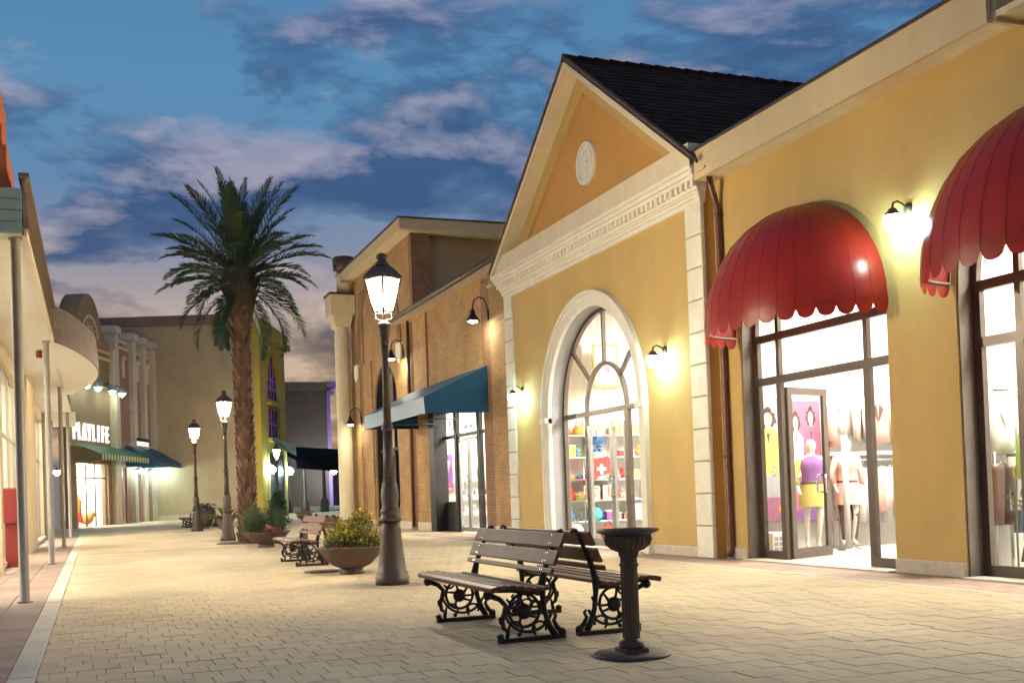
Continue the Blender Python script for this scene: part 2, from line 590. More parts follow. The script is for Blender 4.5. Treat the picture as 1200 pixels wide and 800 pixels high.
def arch_ring(x0, x1, c, zp, r0, r1, seg=28, mb=None, a0=0.0, a1=pi):
    mb = mb or MB()
    for k in range(seg):
        a, b = a0 + (a1 - a0) * k / seg, a0 + (a1 - a0) * (k + 1) / seg
        P = [(x, c + r * cos(t), zp + r * sin(t)) for x in (x0, x1) for (r, t) in ((r0, a), (r1, a), (r1, b), (r0, b))]
        mb.add(P, [(0, 1, 2, 3), (7, 6, 5, 4), (0, 3, 7, 4), (1, 5, 6, 2)])
    mb.add([(x0, c + r0 * cos(a0), zp + r0 * sin(a0)), (x0, c + r1 * cos(a0), zp + r1 * sin(a0)), (x1, c + r1 * cos(a0), zp + r1 * sin(a0)), (x1, c + r0 * cos(a0), zp + r0 * sin(a0))], [(0, 1, 2, 3)])
    return mb


def arch_pane(x, c, zp, r, seg=24):
    mb = MB()
    pts = [(x, c - r * cos(pi * k / seg), zp + r * sin(pi * k / seg)) for k in range(seg + 1)]
    return mb.add(pts, [tuple(range(len(pts)))])


def room(parent, x0, x1, y0, y1, h, nl=3, tone='room', fx=(.22, .72), fy=(0, 1)):
    """bright shop interior behind a shopfront: floor, walls, ceiling and lit ceiling panels"""
    part('interior_floor', MB().quad((x0, y0, .015), (x1, y0, .015), (x1, y1, .015), (x0, y1, .015)), 'floor', parent)
    w = MB()
    w.quad((x1, y0, 0), (x1, y1, 0), (x1, y1, h), (x1, y0, h))
    w.quad((x0, y0, 0), (x1, y0, 0), (x1, y0, h), (x0, y0, h))
    w.quad((x0, y1, 0), (x1, y1, 0), (x1, y1, h), (x0, y1, h))
    part('interior_wall', w, tone, parent)
    part('interior_ceiling', MB().quad((x0, y0, h), (x1, y0, h), (x1, y1, h), (x0, y1, h)), 'room', parent)
    me = MB().box(-.3, -.5, -.03, .3, .5, 0).mesh('ceiling_panel', M['panel'])
    for i in range(2):
        for k in range(nl):
            lx = x0 + (x1 - x0) * fx[i]
            ly = y0 + (y1 - y0) * (fy[0] + (fy[1] - fy[0]) * (k + .5) / nl)
            org = ORG.get(parent.name, (0, 0, 0))
            link('ceiling_panel', me, parent, (lx - org[0], ly - org[1], h - .02 - org[2]))


# ------------------------------------------------------------------ ground
def ground():
    struct('ground', MB().quad((-150, -60, -.05), (250, -60, -.05), (250, 400, -.05), (-150, 400, -.05)), 'walk')
    YF = 27.0
    struct('paving_bed', MB().quad((-.4, 3, -.009), (7.9, 3, -.009), (7.9, YF, -.009), (-.4, YF, -.009)), 'bed')
    far = MB()
    far.quad((-.4, YF, -.002), (40, YF, -.002), (40, 140, -.002), (-.4, 140, -.002))
    far.quad((-20, 46, -.003), (-.41, 46, -.003), (-.41, 140, -.003), (-20, 140, -.003))
    struct('plaza', far, 'plaza')
    near = MB().quad((-14, -20, -.02), (9.15, -20, -.02), (9.15, 2.99, -.02), (-14, 2.99, -.02))
    struct('street', near, 'plaza')
    pave = struct('pavement', MB().quad((-.4, 3.0, -.03), (7.9, 3.0, -.03), (7.9, YF, -.03), (-.4, YF, -.03)), 'bed')
    pw, pl, gap = .18, .27, .0032
    cells = []
    row = 0
    y = 3.0
    while y < YF - pl:
        x = -.4 + (0 if row % 2 else -pw / 2) + (.02 * sin(row * 2.3))
        while x < 7.9:
            a, b = max(x, -.4), min(x + pw, 7.9)
            if b - a > .03:
                cells.append((a, b, y, y + pl))
            x += pw
        y += pl; row += 1

    def depth(c):
        v = Vector(((c[0] + c[1]) / 2, (c[2] + c[3]) / 2, 0)) - EYE
        d = v.dot(FW)
        px, py = v.dot(RT) / d, -v.dot(UP) / d
        inside = abs(px) < .47 and py < .2
        return (0 if inside else 1, d)
    cells.sort(key=depth)
    meshes = {}
    rest = MB()
    for i, (a, b, c, d) in enumerate(cells):
        dz = random.uniform(-.0022, .0022)
        if i < 300:
            w = round(b - a, 2)
            if w not in meshes:
                meshes[w] = MB().cbox(gap / 2, gap / 2, -.02, w - gap / 2, pl - gap / 2, 0, .004, 'z+').mesh('paver', M['paver'])
            o = link('paver', meshes[w], pave, (a, c, dz))
            o.rotation_euler = (random.uniform(-.006, .006), random.uniform(-.006, .006), 0)
        else:
            rest.cbox(a + gap / 2, c + gap / 2, -.02, b - gap / 2, d - gap / 2, dz, .004, 'z+')
    o = link('paver_field', rest.mesh('paver_field', M['paver']), pave)
    o['kind'] = 'stuff'
    # side strips of larger reddish slabs
    walk = struct('walkway', MB().quad((-1.75, 5, -.012), (-.58, 5, -.012), (-.58, 46, -.012), (-1.75, 46, -.012))
                  .quad((7.98, 3, -.012), (9.7, 3, -.012), (9.7, 42, -.012), (7.98, 42, -.012)), 'bed')
    sl = MB().cbox(.003, .003, -.02, .377, .447, 0, .004, 'z+').mesh('slab', M['walk'])
    for k in range(int(36 / .45)):
        for j in range(3):
            o = link('slab', sl, walk, (-.58 - .38 * (j + 1), 5.4 + .45 * k + .2 * (j % 2), random.uniform(-.002, .002)))
    for k in range(int(26 / .45)):
        for j in range(3 if k < 25 else 4):
            o = link('slab', sl, walk, (8.003 + .38 * j, 3.6 + .45 * k + .2 * (j % 2), random.uniform(-.002, .002)))
    kerb = struct('kerb', MB().quad((-.58, 5, -.011), (-.4, 5, -.011), (-.4, 46, -.011), (-.58, 46, -.011))
                  .quad((7.9, 3, -.011), (8.0, 3, -.011), (8.0, 27, -.011), (7.9, 27, -.011)), 'bed')
    k1 = MB().cbox(-.578, .004, -.02, -.403, .996, .006, .005, 'z+').mesh('kerb_stone', M['kerb'])
    for k in range(41):
        link('kerb_stone', k1, kerb, (0, 5 + k, random.uniform(-.002, .002)))
    k2 = MB().cbox(7.903, .004, -.02, 7.997, .596, .004, .004, 'z+').mesh('kerb_stone', M['kerb'])
    for k in range(40):
        link('kerb_stone', k2, kerb, (0, 3 + .6 * k, 0))


ground()


# ------------------------------------------------------------------ the yellow wing with red awnings
def wing():
    X, T, ZP, ZT = 8.85, .32, 3.18, 2.565
    b = thing('shop_building', 'yellow rendered shop wing with deep cream eaves above two red domed awnings', 'building', (8.85, 9, 0))
    c1, c2, r = 11.945, 7.70, 1.566
    holes = [(c1 - r, c1 + r, 0, ZP, True), (c2 - r, c2 + r, 0, ZP, True)]
    part('wall', wall_arch(X, X + T, 3.5, 14.09, 6.3, holes), 'stucco', b)
    # dark lining of the openings
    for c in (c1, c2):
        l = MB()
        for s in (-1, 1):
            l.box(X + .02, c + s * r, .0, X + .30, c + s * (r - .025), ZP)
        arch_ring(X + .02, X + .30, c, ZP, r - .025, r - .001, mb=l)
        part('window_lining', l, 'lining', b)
        part('threshold', MB().box(X - .12, c - r + .03, -.01, X + .35, c + r - .03, .022), 'base', b)
    # base course
    for (a, d) in ((c1 + r + .001, 14.04), (c2 + r + .002, c1 - r - .002), (3.5, c2 - r)):
        part('base_course', MB().cbox(X - .03, a, 0, X + .05, d, .17, .012), 'base', b)
    # eaves: soffit, fascia, drip cap
    part('soffit', MB().box(8.49, 3.5, 5.67, X + .02, 14.02, 5.73), 'cream', b)
    part('fascia', MB().box(8.43, 8.25, 5.63, 8.489, 13.9, 6.05), 'cream_soft', b)
    part('eave_cap', MB().box(8.40, 8.22, 6.05, 8.55, 13.9, 6.085), 'bronze', b)
    part('eave_end', MB().box(8.492, 8.19, 5.625, 8.86, 8.245, 6.04), 'cream_soft', b)
    part('roof', MB().quad((8.52, 8.3, 6.07), (8.52, 14.0, 6.07), (16, 14.0, 6.9), (16, 8.3, 6.9)), 'tile', b)
    part('parapet', MB().box(8.86, 3.4, 6.29, 9.2, 8.2, 7.6), 'cream_soft', b)
    room(b, X + T + .02, 14.6, 9.96, 14.75, 4.85)
    room(b, X + T + .02, 14.6, 5.4, 9.9, 4.85)
    # shopfront frames
    xf = X + .2
    for i, c in enumerate((c1, c2)):
        y0, y1 = c - r + .026, c + r - .026
        f = MB()
        w = .11
        f.box(xf, y0, .023, xf + .07, y0 + w, ZP); f.box(xf, y1 - w, .023, xf + .07, y1, ZP)
        for z in (ZP, ZT):
            f.box(xf - .005, y0, z - .055, xf + .075, y1, z + .055)
        ms = (12.90, 11.03) if i == 0 else (c + .92, c - .92)
        for k, yy in enumerate(ms):
            hw = .055 if k == 0 else .06
            zt = ZP + sqrt(max(0, (r - .03) ** 2 - (yy - c) ** 2))
            f.box(xf + .003, yy - hw, .023, xf + .067, yy + hw, ZT - .055)
            f.box(xf + .003, yy - .04, ZT + .055, xf + .067, yy + .04, ZP - .055)
            f.box(xf + .003, yy - .04, ZP + .055, xf + .067, yy + .04, zt)
        arch_ring(xf, xf + .07, c, ZP, r - .10, r - .026, mb=f)
        part('shopfront_frame', f, 'bronze', b)
        lo, hi = sorted(ms)
        spans = [(hi + .055, y1 - w), (y0 + w, lo - .06)] + ([(lo + .06, hi - .055)] if i else [])
        for (a, d) in spans:
            part('bottom_rail', MB().box(xf + .004, a, .024, xf + .064, d, .14), 'bronze', b)
            part('pane', MB().quad((xf + .035, a, .14), (xf + .035, d, .14), (xf + .035, d, ZT), (xf + .035, a, ZT)), 'glass', b)
        for (a, d) in ((hi + .04, y1 - w), (lo + .04, hi - .04), (y0 + w, lo - .04)):
            part('pane', MB().quad((xf + .035, a, ZT + .055), (xf + .035, d, ZT + .055), (xf + .035, d, ZP - .055), (xf + .035, a, ZP - .055)), 'glass', b)
        part('arched_pane', arch_pane(xf + .03, c, ZP + .055, r - .12), 'glass', b)
    # open door leaf, hinged at the left mullion and swung into the shop
    hinge, ang = Vector((xf + .08, 12.83, 0)), radians(19)
    u = Vector((cos(ang), sin(ang), 0)); n = Vector((-sin(ang), cos(ang), 0))
    d = MB()
    Lw = .95
    def bar(a0, a1, z0, z1):
        cpt = hinge + u * ((a0 + a1) / 2) + Vector((0, 0, (z0 + z1) / 2))
        d.obox(cpt, u * ((a1 - a0) / 2), n * .025, Vector((0, 0, (z1 - z0) / 2)))
    bar(0, .10, .03, 2.45); bar(Lw - .10, Lw, .03, 2.45); bar(.10, Lw - .10, .03, .17); bar(.10, Lw - .10, 2.35, 2.45)
    dr = part('door', d, 'bronze', b, 'glazed bronze door leaf standing open')
    p0, p1 = hinge + u * .1, hinge + u * (Lw - .1)
    part('glass', MB().quad((p0.x, p0.y, .17), (p1.x, p1.y, .17), (p1.x, p1.y, 2.35), (p0.x, p0.y, 2.35)), 'glass', dr)
    for s in (-1, 1):
        q = hinge + u * (Lw - .06)
        h = [q + n * (.025 * s) + Vector((0, 0, .95)), q + n * (.07 * s) - u * .12 + Vector((0, 0, .95)), q + n * (.07 * s) - u * .12 + Vector((0, 0, 1.2)), q + n * (.025 * s) + Vector((0, 0, 1.2))]
        part('handle', MB().tube(h, .014, 6), 'steel', dr)


wing()


def red_awning(cy, label):
    x0, z0, R, H, P = 8.835, 3.245, 1.625, 1.50, 1.16
    a = thing('red_awning', label, 'awning', (x0, cy, z0), 0, 'red domed awnings over the shopfronts')
    N = 18
    for k in range(N):
        mb = MB()
        al0, al1 = pi * k / N, pi * (k + 1) / N
        nt, na = 10, 6
        vs, fs = [], []
        for i in range(nt + 1):
            t = pi / 2 * (i + .12) / (nt + .12)
            for j in range(na + 1):
                al = al0 + (al1 - al0) * j / na
                puff = 0.0
                vs.append((x0 - (P + puff) * sin(al) * sin(t), cy + (R + puff) * cos(al) * sin(t), z0 + H * cos(t) + puff))
        for i in range(nt):
            for j in range(na):
                q = i * (na + 1) + j
                fs.append((q, q + 1, q + na + 2, q + na + 1))
        mb.add(vs, fs, True)
        part('panel', mb, 'red', a)
        # scalloped valance of this gore
        v = MB()
        vs = []
        na = 8
        for j in range(na + 1):
            al = al0 + (al1 - al0) * j / na
            dz = .06 + .11 * sqrt(max(0, 1 - (2 * j / na - 1) ** 2))
            pf = 0.0
            for zz, q in ((z0 + .03, pf + .001), (z0 - dz, pf + .006)):
                vs.append((x0 - (P + q) * sin(al), cy + (R + q) * cos(al), zz))
        v.add(vs, [(2 * j, 2 * j + 1, 2 * j + 3, 2 * j + 2) for j in range(na)])
        part('valance', v, 'red', a)
        # seam cord
        if k:
            pts = []
            for i in range(9):
                t = pi / 2 * (i + .12) / 8.12
                pts.append((x0 - (P + .004) * sin(al0) * sin(t), cy + (R + .004) * cos(al0) * sin(t), z0 + H * cos(t) + .002))
            part('seam', MB().tube(pts, .0025, 4), 'seam', a)
    fr = MB()
    rim = [(x0 - (P - .02) * sin(pi * k / 24), cy + (R - .02) * cos(pi * k / 24), z0 - .02) for k in range(25)]
    fr.tube(rim, .014, 6)
    fr.tube([(x0, cy + (R - .03) * cos(pi * k / 20), z0 - .03 + H * sin(pi * k / 20)) for k in range(21)], .012, 5)
    for al in (.28 * pi, .5 * pi, .72 * pi):
        fr.tube([(x0 - (P - .02) * sin(al), cy + (R - .02) * cos(al), z0 - .02), (x0, cy + (R - .05) * cos(al) * .9, z0 - .02 + .55)], .012, 5)
        fr.tube([(x0 - (P - .02) * sin(al) * sin(t), cy + (R - .02) * cos(al) * sin(t), z0 - .02 + H * cos(t)) for t in (0.1, .4, .8, 1.2, pi / 2)], .010, 5)
    part('frame', fr, 'pole', a)


red_awning(11.945, 'red domed awning with scalloped hem over the open door, complete in view')
red_awning(7.70, 'red domed awning with scalloped hem cut off by the picture edge')


def globe_lamp(name, x, y, z, label, group='globe lamps on the yellow walls', nx=-1, ny=0):
    """bracket lamp: round rose, swan neck, hood and glowing globe"""
    t = thing(name, label, 'wall lamp', (x, y, z), 0, group)
    t_ = MB()
    def P(o, s, h): return (x + nx * o + ny * s, y + ny * o + nx * s, z + h)
    rose = MB().tube([P(0, 0, .16), P(.025, 0, .16), P(.04, 0, .16)], [.065, .065, .03], 14)
    part('wall_rose', rose, 'lampiron', t)
    arm = MB().tube([P(.03, 0, .16), P(.09, 0, .21), P(.16, 0, .235), P(.22, 0, .21), P(.235, 0, .14)], .014, 7)
    part('arm', arm, 'lampiron', t)
    cx, cy, cz = P(.235, 0, 0)
    part('hood', MB().lathe([(.02, .15), (.045, .14), (.06, .11), (.105, .075), (.115, .06)], (cx, cy, cz), 16), 'lampiron', t)
    part('globe', MB().ball((cx, cy, cz - .01), .105, 14, 10), 'globe', t)
    return t


globe_lamp('wall_lamp', 8.85, 9.93, 4.06, 'glowing globe wall lamp between the two red awnings')
globe_lamp('wall_lamp', 8.65, 15.36, 3.14, 'glowing globe wall lamp on yellow wall nearer the red awning')
globe_lamp('wall_lamp', 8.65, 21.6, 3.12, 'glowing globe wall lamp on yellow wall beside the brick shop')


def downpipe():
    t = thing('drain_pipe', 'dark brown drain pipe running down the yellow wall beside the stone quoins', 'drain pipe', (8.79, 13.87, 0))
    x, y = 8.785, 13.86
    part('pipe', MB().tube([(8.62, 13.80, 5.68), (8.64, 13.80, 5.55), (8.74, y, 5.36), (x, y, 5.2), (x, y, 3.0), (x, y, .12), (x - .05, y, .05)], .047, 10), 'pipe', t)
    for z in (5.1, 3.2, 1.5):
        part('bracket', MB().tube([(x, y, z), (x, y, z + .05)], .058, 10).box(x, y - .02, z, 8.849, y + .02, z + .04), 'pipe', t)
    k = thing('alarm_box', 'small round red alarm fixed beside the drain pipe', 'alarm', (8.80, 13.72, 4.3))
    part('dome', MB().lathe([(.05, 0), (.055, .03), (.042, .08), (.02, .10)], (8.77, 13.73, 4.27), 12), 'redbox', k)
    part('back_plate', MB().box(8.74, 13.68, 4.24, 8.849, 13.78, 4.27), 'redbox', k)


downpipe()


# ------------------------------------------------------------------ the gabled shop
def gable():
    X = 8.65
    C = 18.28
    b = thing('gabled_building', 'yellow gabled shop with white dentil cornice and tall arched glass entrance', 'building', (8.65, 18.28, 0))
    y0, y1 = 14.09, 22.45
    r, zp = 1.95, 2.55
    ca = 18.22
    part('wall', wall_arch(X, X + .4, y0, y1, 5.45, [(ca - r, ca + r, 0, zp, True)]), 'stucco', b)
    part('side_wall', MB().box(X + .001, y0 - .01, 0, 8.848, y0 + .3, 5.95), 'rust', b)
    part('far_side_wall', MB().box(X + .001, y1 - .3, 0, 9.6, y1 + .01, 5.95), 'stucco', b)
    # quoins
    hq = .49
    for (a, d) in ((y0 - .02, y0 + .44), (y1 - .44, y1 + .02)):
        for k in range(11):
            me = MB()
            me.cbox(X - .045, a, k * hq + .008, X + .02, d, (k + 1) * hq - .008, .014)
            part('quoin_block', me, 'quoin', b)
    part('base_course', MB().cbox(X - .03, y0 + .445, 0, X + .02, ca - r - .32, .16, .012), 'base', b)
    part('base_course', MB().cbox(X - .03, ca + r + .32, 0, X + .02, y1 - .445, .16, .012), 'base', b)
    # arch surround: three stepped mouldings
    for (ri, ro, pr) in ((r - .01, r + .11, .05), (r + .11, r + .20, .075), (r + .20, r + .27, .10)):
        s = arch_ring(X - pr, X + .03, ca, zp, ri, ro, 32)
        for sgn in (-1, 1):
            s.box(X - pr, ca + sgn * ri, 0, X + .03, ca + sgn * ro, zp)
        part('arch_moulding', s, 'white', b)
    for sgn in (-1, 1):
        part('impost', MB().box(X - .12, ca + sgn * (r - .01), zp - .10, X + .03, ca + sgn * (r + .285), zp + .005), 'white', b)
    rev = MB()
    for s in (-1, 1):
        rev.box(X + .032, ca + s * r, .0, X + .39, ca + s * (r - .012), zp)
    arch_ring(X + .032, X + .39, ca, zp, r - .012, r - .001, mb=rev)
    part('reveal', rev, 'reveal', b)
    part('threshold', MB().box(X - .1, ca - r + .02, -.01, X + .45, ca + r - .02, .03), 'base', b)
    # cornice with dentils
    for (xa, za, zb) in ((.05, 5.37, 5.45), (.08, 5.45, 5.51), (.10, 5.51, 5.55), (.12, 5.55, 5.69), (.21, 5.69, 5.75), (.25, 5.75, 5.82), (.29, 5.82, 5.89)):
        part('cornice_moulding', MB().cbox(X - xa, y0 - xa * .55, za, X + .05, y1 + xa * .55, zb, .012), 'white', b)
    dm = MB().box(-.19, 0, 5.59, -.119, .075, 5.688).mesh('dentil', M['white'], (0, 0, 0))
    n = 54
    for k in range(n):
        yy = y0 - .06 + (y1 - y0 + .05) * k / (n - 1)
        o = link('dentil', dm, b, (0, yy - C - .02, 0))
    # pediment
    zf, zt = 5.9, 9.16
    part('frieze', MB().box(X - .23, y0 - .05, 5.9, X + .3, y1 + .05, 6.24), 'cream', b)
    ya, yb = y0 - .02, y1 + .02
    hb, sl = (yb - ya) / 2, .72
    def tri(x, x2, inset, mt, nm):
        # triangular ring/plate with inset measured at right angles to the rake
        k = inset * sqrt(1 + sl * sl)
        z = 6.24
        top = 6.02 + 4.25 * sl - k
        h = (top - z) / sl
        return [(x, C - h, z), (x, C + h, z), (x, C, top)]
    t1, t2 = tri(X + .06, 0, .08, 0, 0), tri(X + .06, 0, .42, 0, 0)
    ring = MB()
    for (i, j) in ((1, 2), (2, 0)):
        P = [t1[i], t1[j], t2[j], t2[i]]
        ring.prism(P, (.10, 0, 0))
    part('pediment_border', ring, 'stucco', b)
    part('pediment_panel', MB().prism(tri(X + .13, 0, .25, 0, 0), (.1, 0, 0)), 'ochre', b)
    for (xa, xb, t, nm, mt) in ((X - .23, X + .3, (.03, .085), 'rake_soffit', 'cream'), (X - .28, X - .23, (.0, .10), 'rake_board', 'cream')):
        for s in (-1, 1):
            k0, k1 = (q * sqrt(1 + sl * sl) for q in t)
            top = 6.02 + 4.25 * sl
            ye = C + s * 4.36
            ze = top - 4.36 * sl
            P = [(xa, C, top - k0), (xa, ye, ze - k0), (xa, ye, ze - k1), (xa, C, top - k1)]
            part(nm, MB().prism(P, (xb - xa, 0, 0)), mt, b)
    # oval rosette
    for (rr, pr, w) in ((.40, .05, .07), (.27, .035, .05), (.16, .03, .04)):
        ms = MB()
        arch_ring(X + .13 - pr, X + .14, C, 7.2, rr - w, rr, 28, ms, 0, 2 * pi)
        part('rosette_ring', ms, 'white', b)
    part('rosette_disc', MB().tube([(X + .135, C, 7.2), (X + .115, C, 7.2), (X + .11, C, 7.2)], [.37, .37, .35], 28), 'white', b)
    part('rosette_boss', MB().tube([(X + .12, C, 7.2), (X + .09, C, 7.2), (X + .075, C, 7.2)], [.07, .06, .03], 14), 'white', b)
    # roof with courses of tiles
    top = 6.02 + 4.25 * sl
    for s in (-1, 1):
        P = [(8.39, C, top + .015), (8.39, C + s * 4.5, top - 4.5 * sl + .015), (14.6, C + s * 4.5, top - 4.5 * sl + .015), (14.6, C, top + .015)]
        part('roof_deck', MB().prism(P, (0, 0, .05)), 'bronze', b)
        tl = MB()
        rows, cl = 24, sqrt(1 + sl * sl)
        for i in range(rows):
            d0 = 4.56 * (i + 1.12) / rows
            d1 = 4.56 * i / rows
            for k in range(22):
                xa = 8.37 + (.145 if i % 2 else 0) + k * .29
                xb = min(xa + .284, 14.65)
                lo, hi = .088 + random.uniform(0, .012), .070
                ylo, zlo = C + s * d0, top - d0 * sl
                yhi, zhi = C + s * d1, top - d1 * sl
                tl.add([(xa, ylo, zlo + lo), (xb, ylo, zlo + lo), (xb, yhi, zhi + hi), (xa, yhi, zhi + hi), (xa, ylo, zlo + .05), (xb, ylo, zlo + .05)],
                       [(0, 1, 2, 3), (0, 1, 5, 4)])
        part('roof_tiles', tl, 'tile', b, kind='stuff')
    rg = MB()
    for k in range(20):
        rg.tube([(8.36 + .325 * k, C, top + .07), (8.36 + .325 * (k + 1.05), C, top + .055)], [.085, .075], 8)
    part('ridge_tiles', rg, 'tile', b, kind='stuff')
    for s in (-1, 1):
        verge = MB().prism([(8.35, C, top + .10), (8.35, C + s * 4.45, top - 4.45 * sl + .10), (8.35, C + s * 4.45, top - 4.45 * sl + .075), (8.35, C, top + .075)], (.09, 0, 0))
        part('verge_tile', verge, 'verge', b)
        yg = C + s * 4.58
        zg = top - 4.58 * sl + .07
        part('gutter', MB().lathe([(.10, -.18), (.10, 5)], (0, 0, 0), 14), 'cream', b).matrix_local = Matrix.Translation((8.45 - 8.65, yg - C, zg)) @ Matrix.Rotation(pi / 2, 4, 'Y')
        part('gutter_bore_shade', MB().tube([(8.266, yg, zg), (8.269, yg, zg)], .055, 14), 'blackframe', b)  # black disc on the closed end paints the shade inside the gutter
        part('gutter_bracket', MB().box(8.40, yg - .12, zg - .13, 8.46, yg + .12, zg - .09), 'cream_soft', b)
    # corner return between frieze and wing
    part('corner_return', MB().box(X - .23, y0 - .045, 5.905, X + .62, y0 - .06, 6.1), 'cream_soft', b)
    room(b, X + .42, 13.8, 15.2, 21.4, 4.9, 4, fx=(.5, .8), fy=(0, .62))
    # glazing
    xf = X + .27
    f = MB()
    arch_ring(xf, xf + .08, ca, zp, r - .09, r - .014, 32, f)
    for s in (-1, 1):
        f.box(xf, ca + s * (r - .013), .031, xf + .08, ca + s * (r - .09), zp - .045)
    f.box(xf - .006, ca - r + .013, zp - .045, xf + .086, ca + r - .013, zp + .045)
    ri = .86
    arch_ring(xf + .004, xf + .076, ca, zp + .046, ri - .05, ri + .02, 24, f)
    for a in (radians(90), radians(42), radians(138)):
        p0 = (xf + .04, ca + (ri + .02) * cos(a), zp + .045 + (ri + .02) * sin(a)); p1 = (xf + .04, ca + (r - .09) * cos(a), zp + (r - .09) * sin(a))
        dv = (Vector(p1) - Vector(p0)); ln = dv.length; dv.normalize()
        nv = Vector((0, -dv.z, dv.y))
        f.obox((Vector(p0) + Vector(p1)) / 2, (.034, 0, 0), nv * .03, dv * (ln / 2 + .01))
    for s, hw in ((1, .045), (-1, .08)):
        f.box(xf + .003, ca + s * ri - hw, .031, xf + .077, ca + s * ri + hw, zp - .045)
    part('window_frame', f, 'bronze', b)
    for (a, d) in ((ca + ri + .05, ca + r - .09), (ca - r + .09, ca - ri - .08)):
        part('side_rail', MB().box(xf + .01, a, .031, xf + .07, d, .10), 'bronze', b)
        part('pane', MB().quad((xf + .04, a, .10), (xf + .04, d, .10), (xf + .04, d, zp - .045), (xf + .04, a, zp - .045)), 'glass', b)
    part('arched_pane', arch_pane(xf + .04, ca, zp + .046, r - .1), 'glass', b)
    d = MB()
    ya, yb = ca - ri + .09, ca + ri - .05
    hd = 2.32
    d.box(xf + .01, ya, .035, xf + .07, ya + .34, hd); d.v.clear(); d.f.clear(); d.sm.clear()
    for (q0, q1, w0) in ((ya, ya + .52, .06), (ya + .53, yb, .10)):
        d.box(xf + .01, q0, .035, xf + .07, q0 + w0, hd); d.box(xf + .01, q1 - w0, .035, xf + .07, q1, hd)
        d.box(xf + .011, q0 + w0, .035, xf + .069, q1 - w0, .16); d.box(xf + .011, q0 + w0, hd - .1, xf + .069, q1 - w0, hd)
    dr = part('door', d, 'alu', b)
    part('glass', MB().quad((xf + .04, ya + .06, .16), (xf + .04, yb - .1, .16), (xf + .04, yb - .1, hd - .1), (xf + .04, ya + .06, hd - .1)), 'glass', dr)
    for yy, s in ((ya + .56, 1), (ya + .49, -1)):
        part('handle', MB().tube([(xf + .01, yy, .95), (xf - .07, yy + .02 * s, .97), (xf - .07, yy + .02 * s, 1.28), (xf + .01, yy, 1.3)], .014, 6), 'steel', dr)


gable()


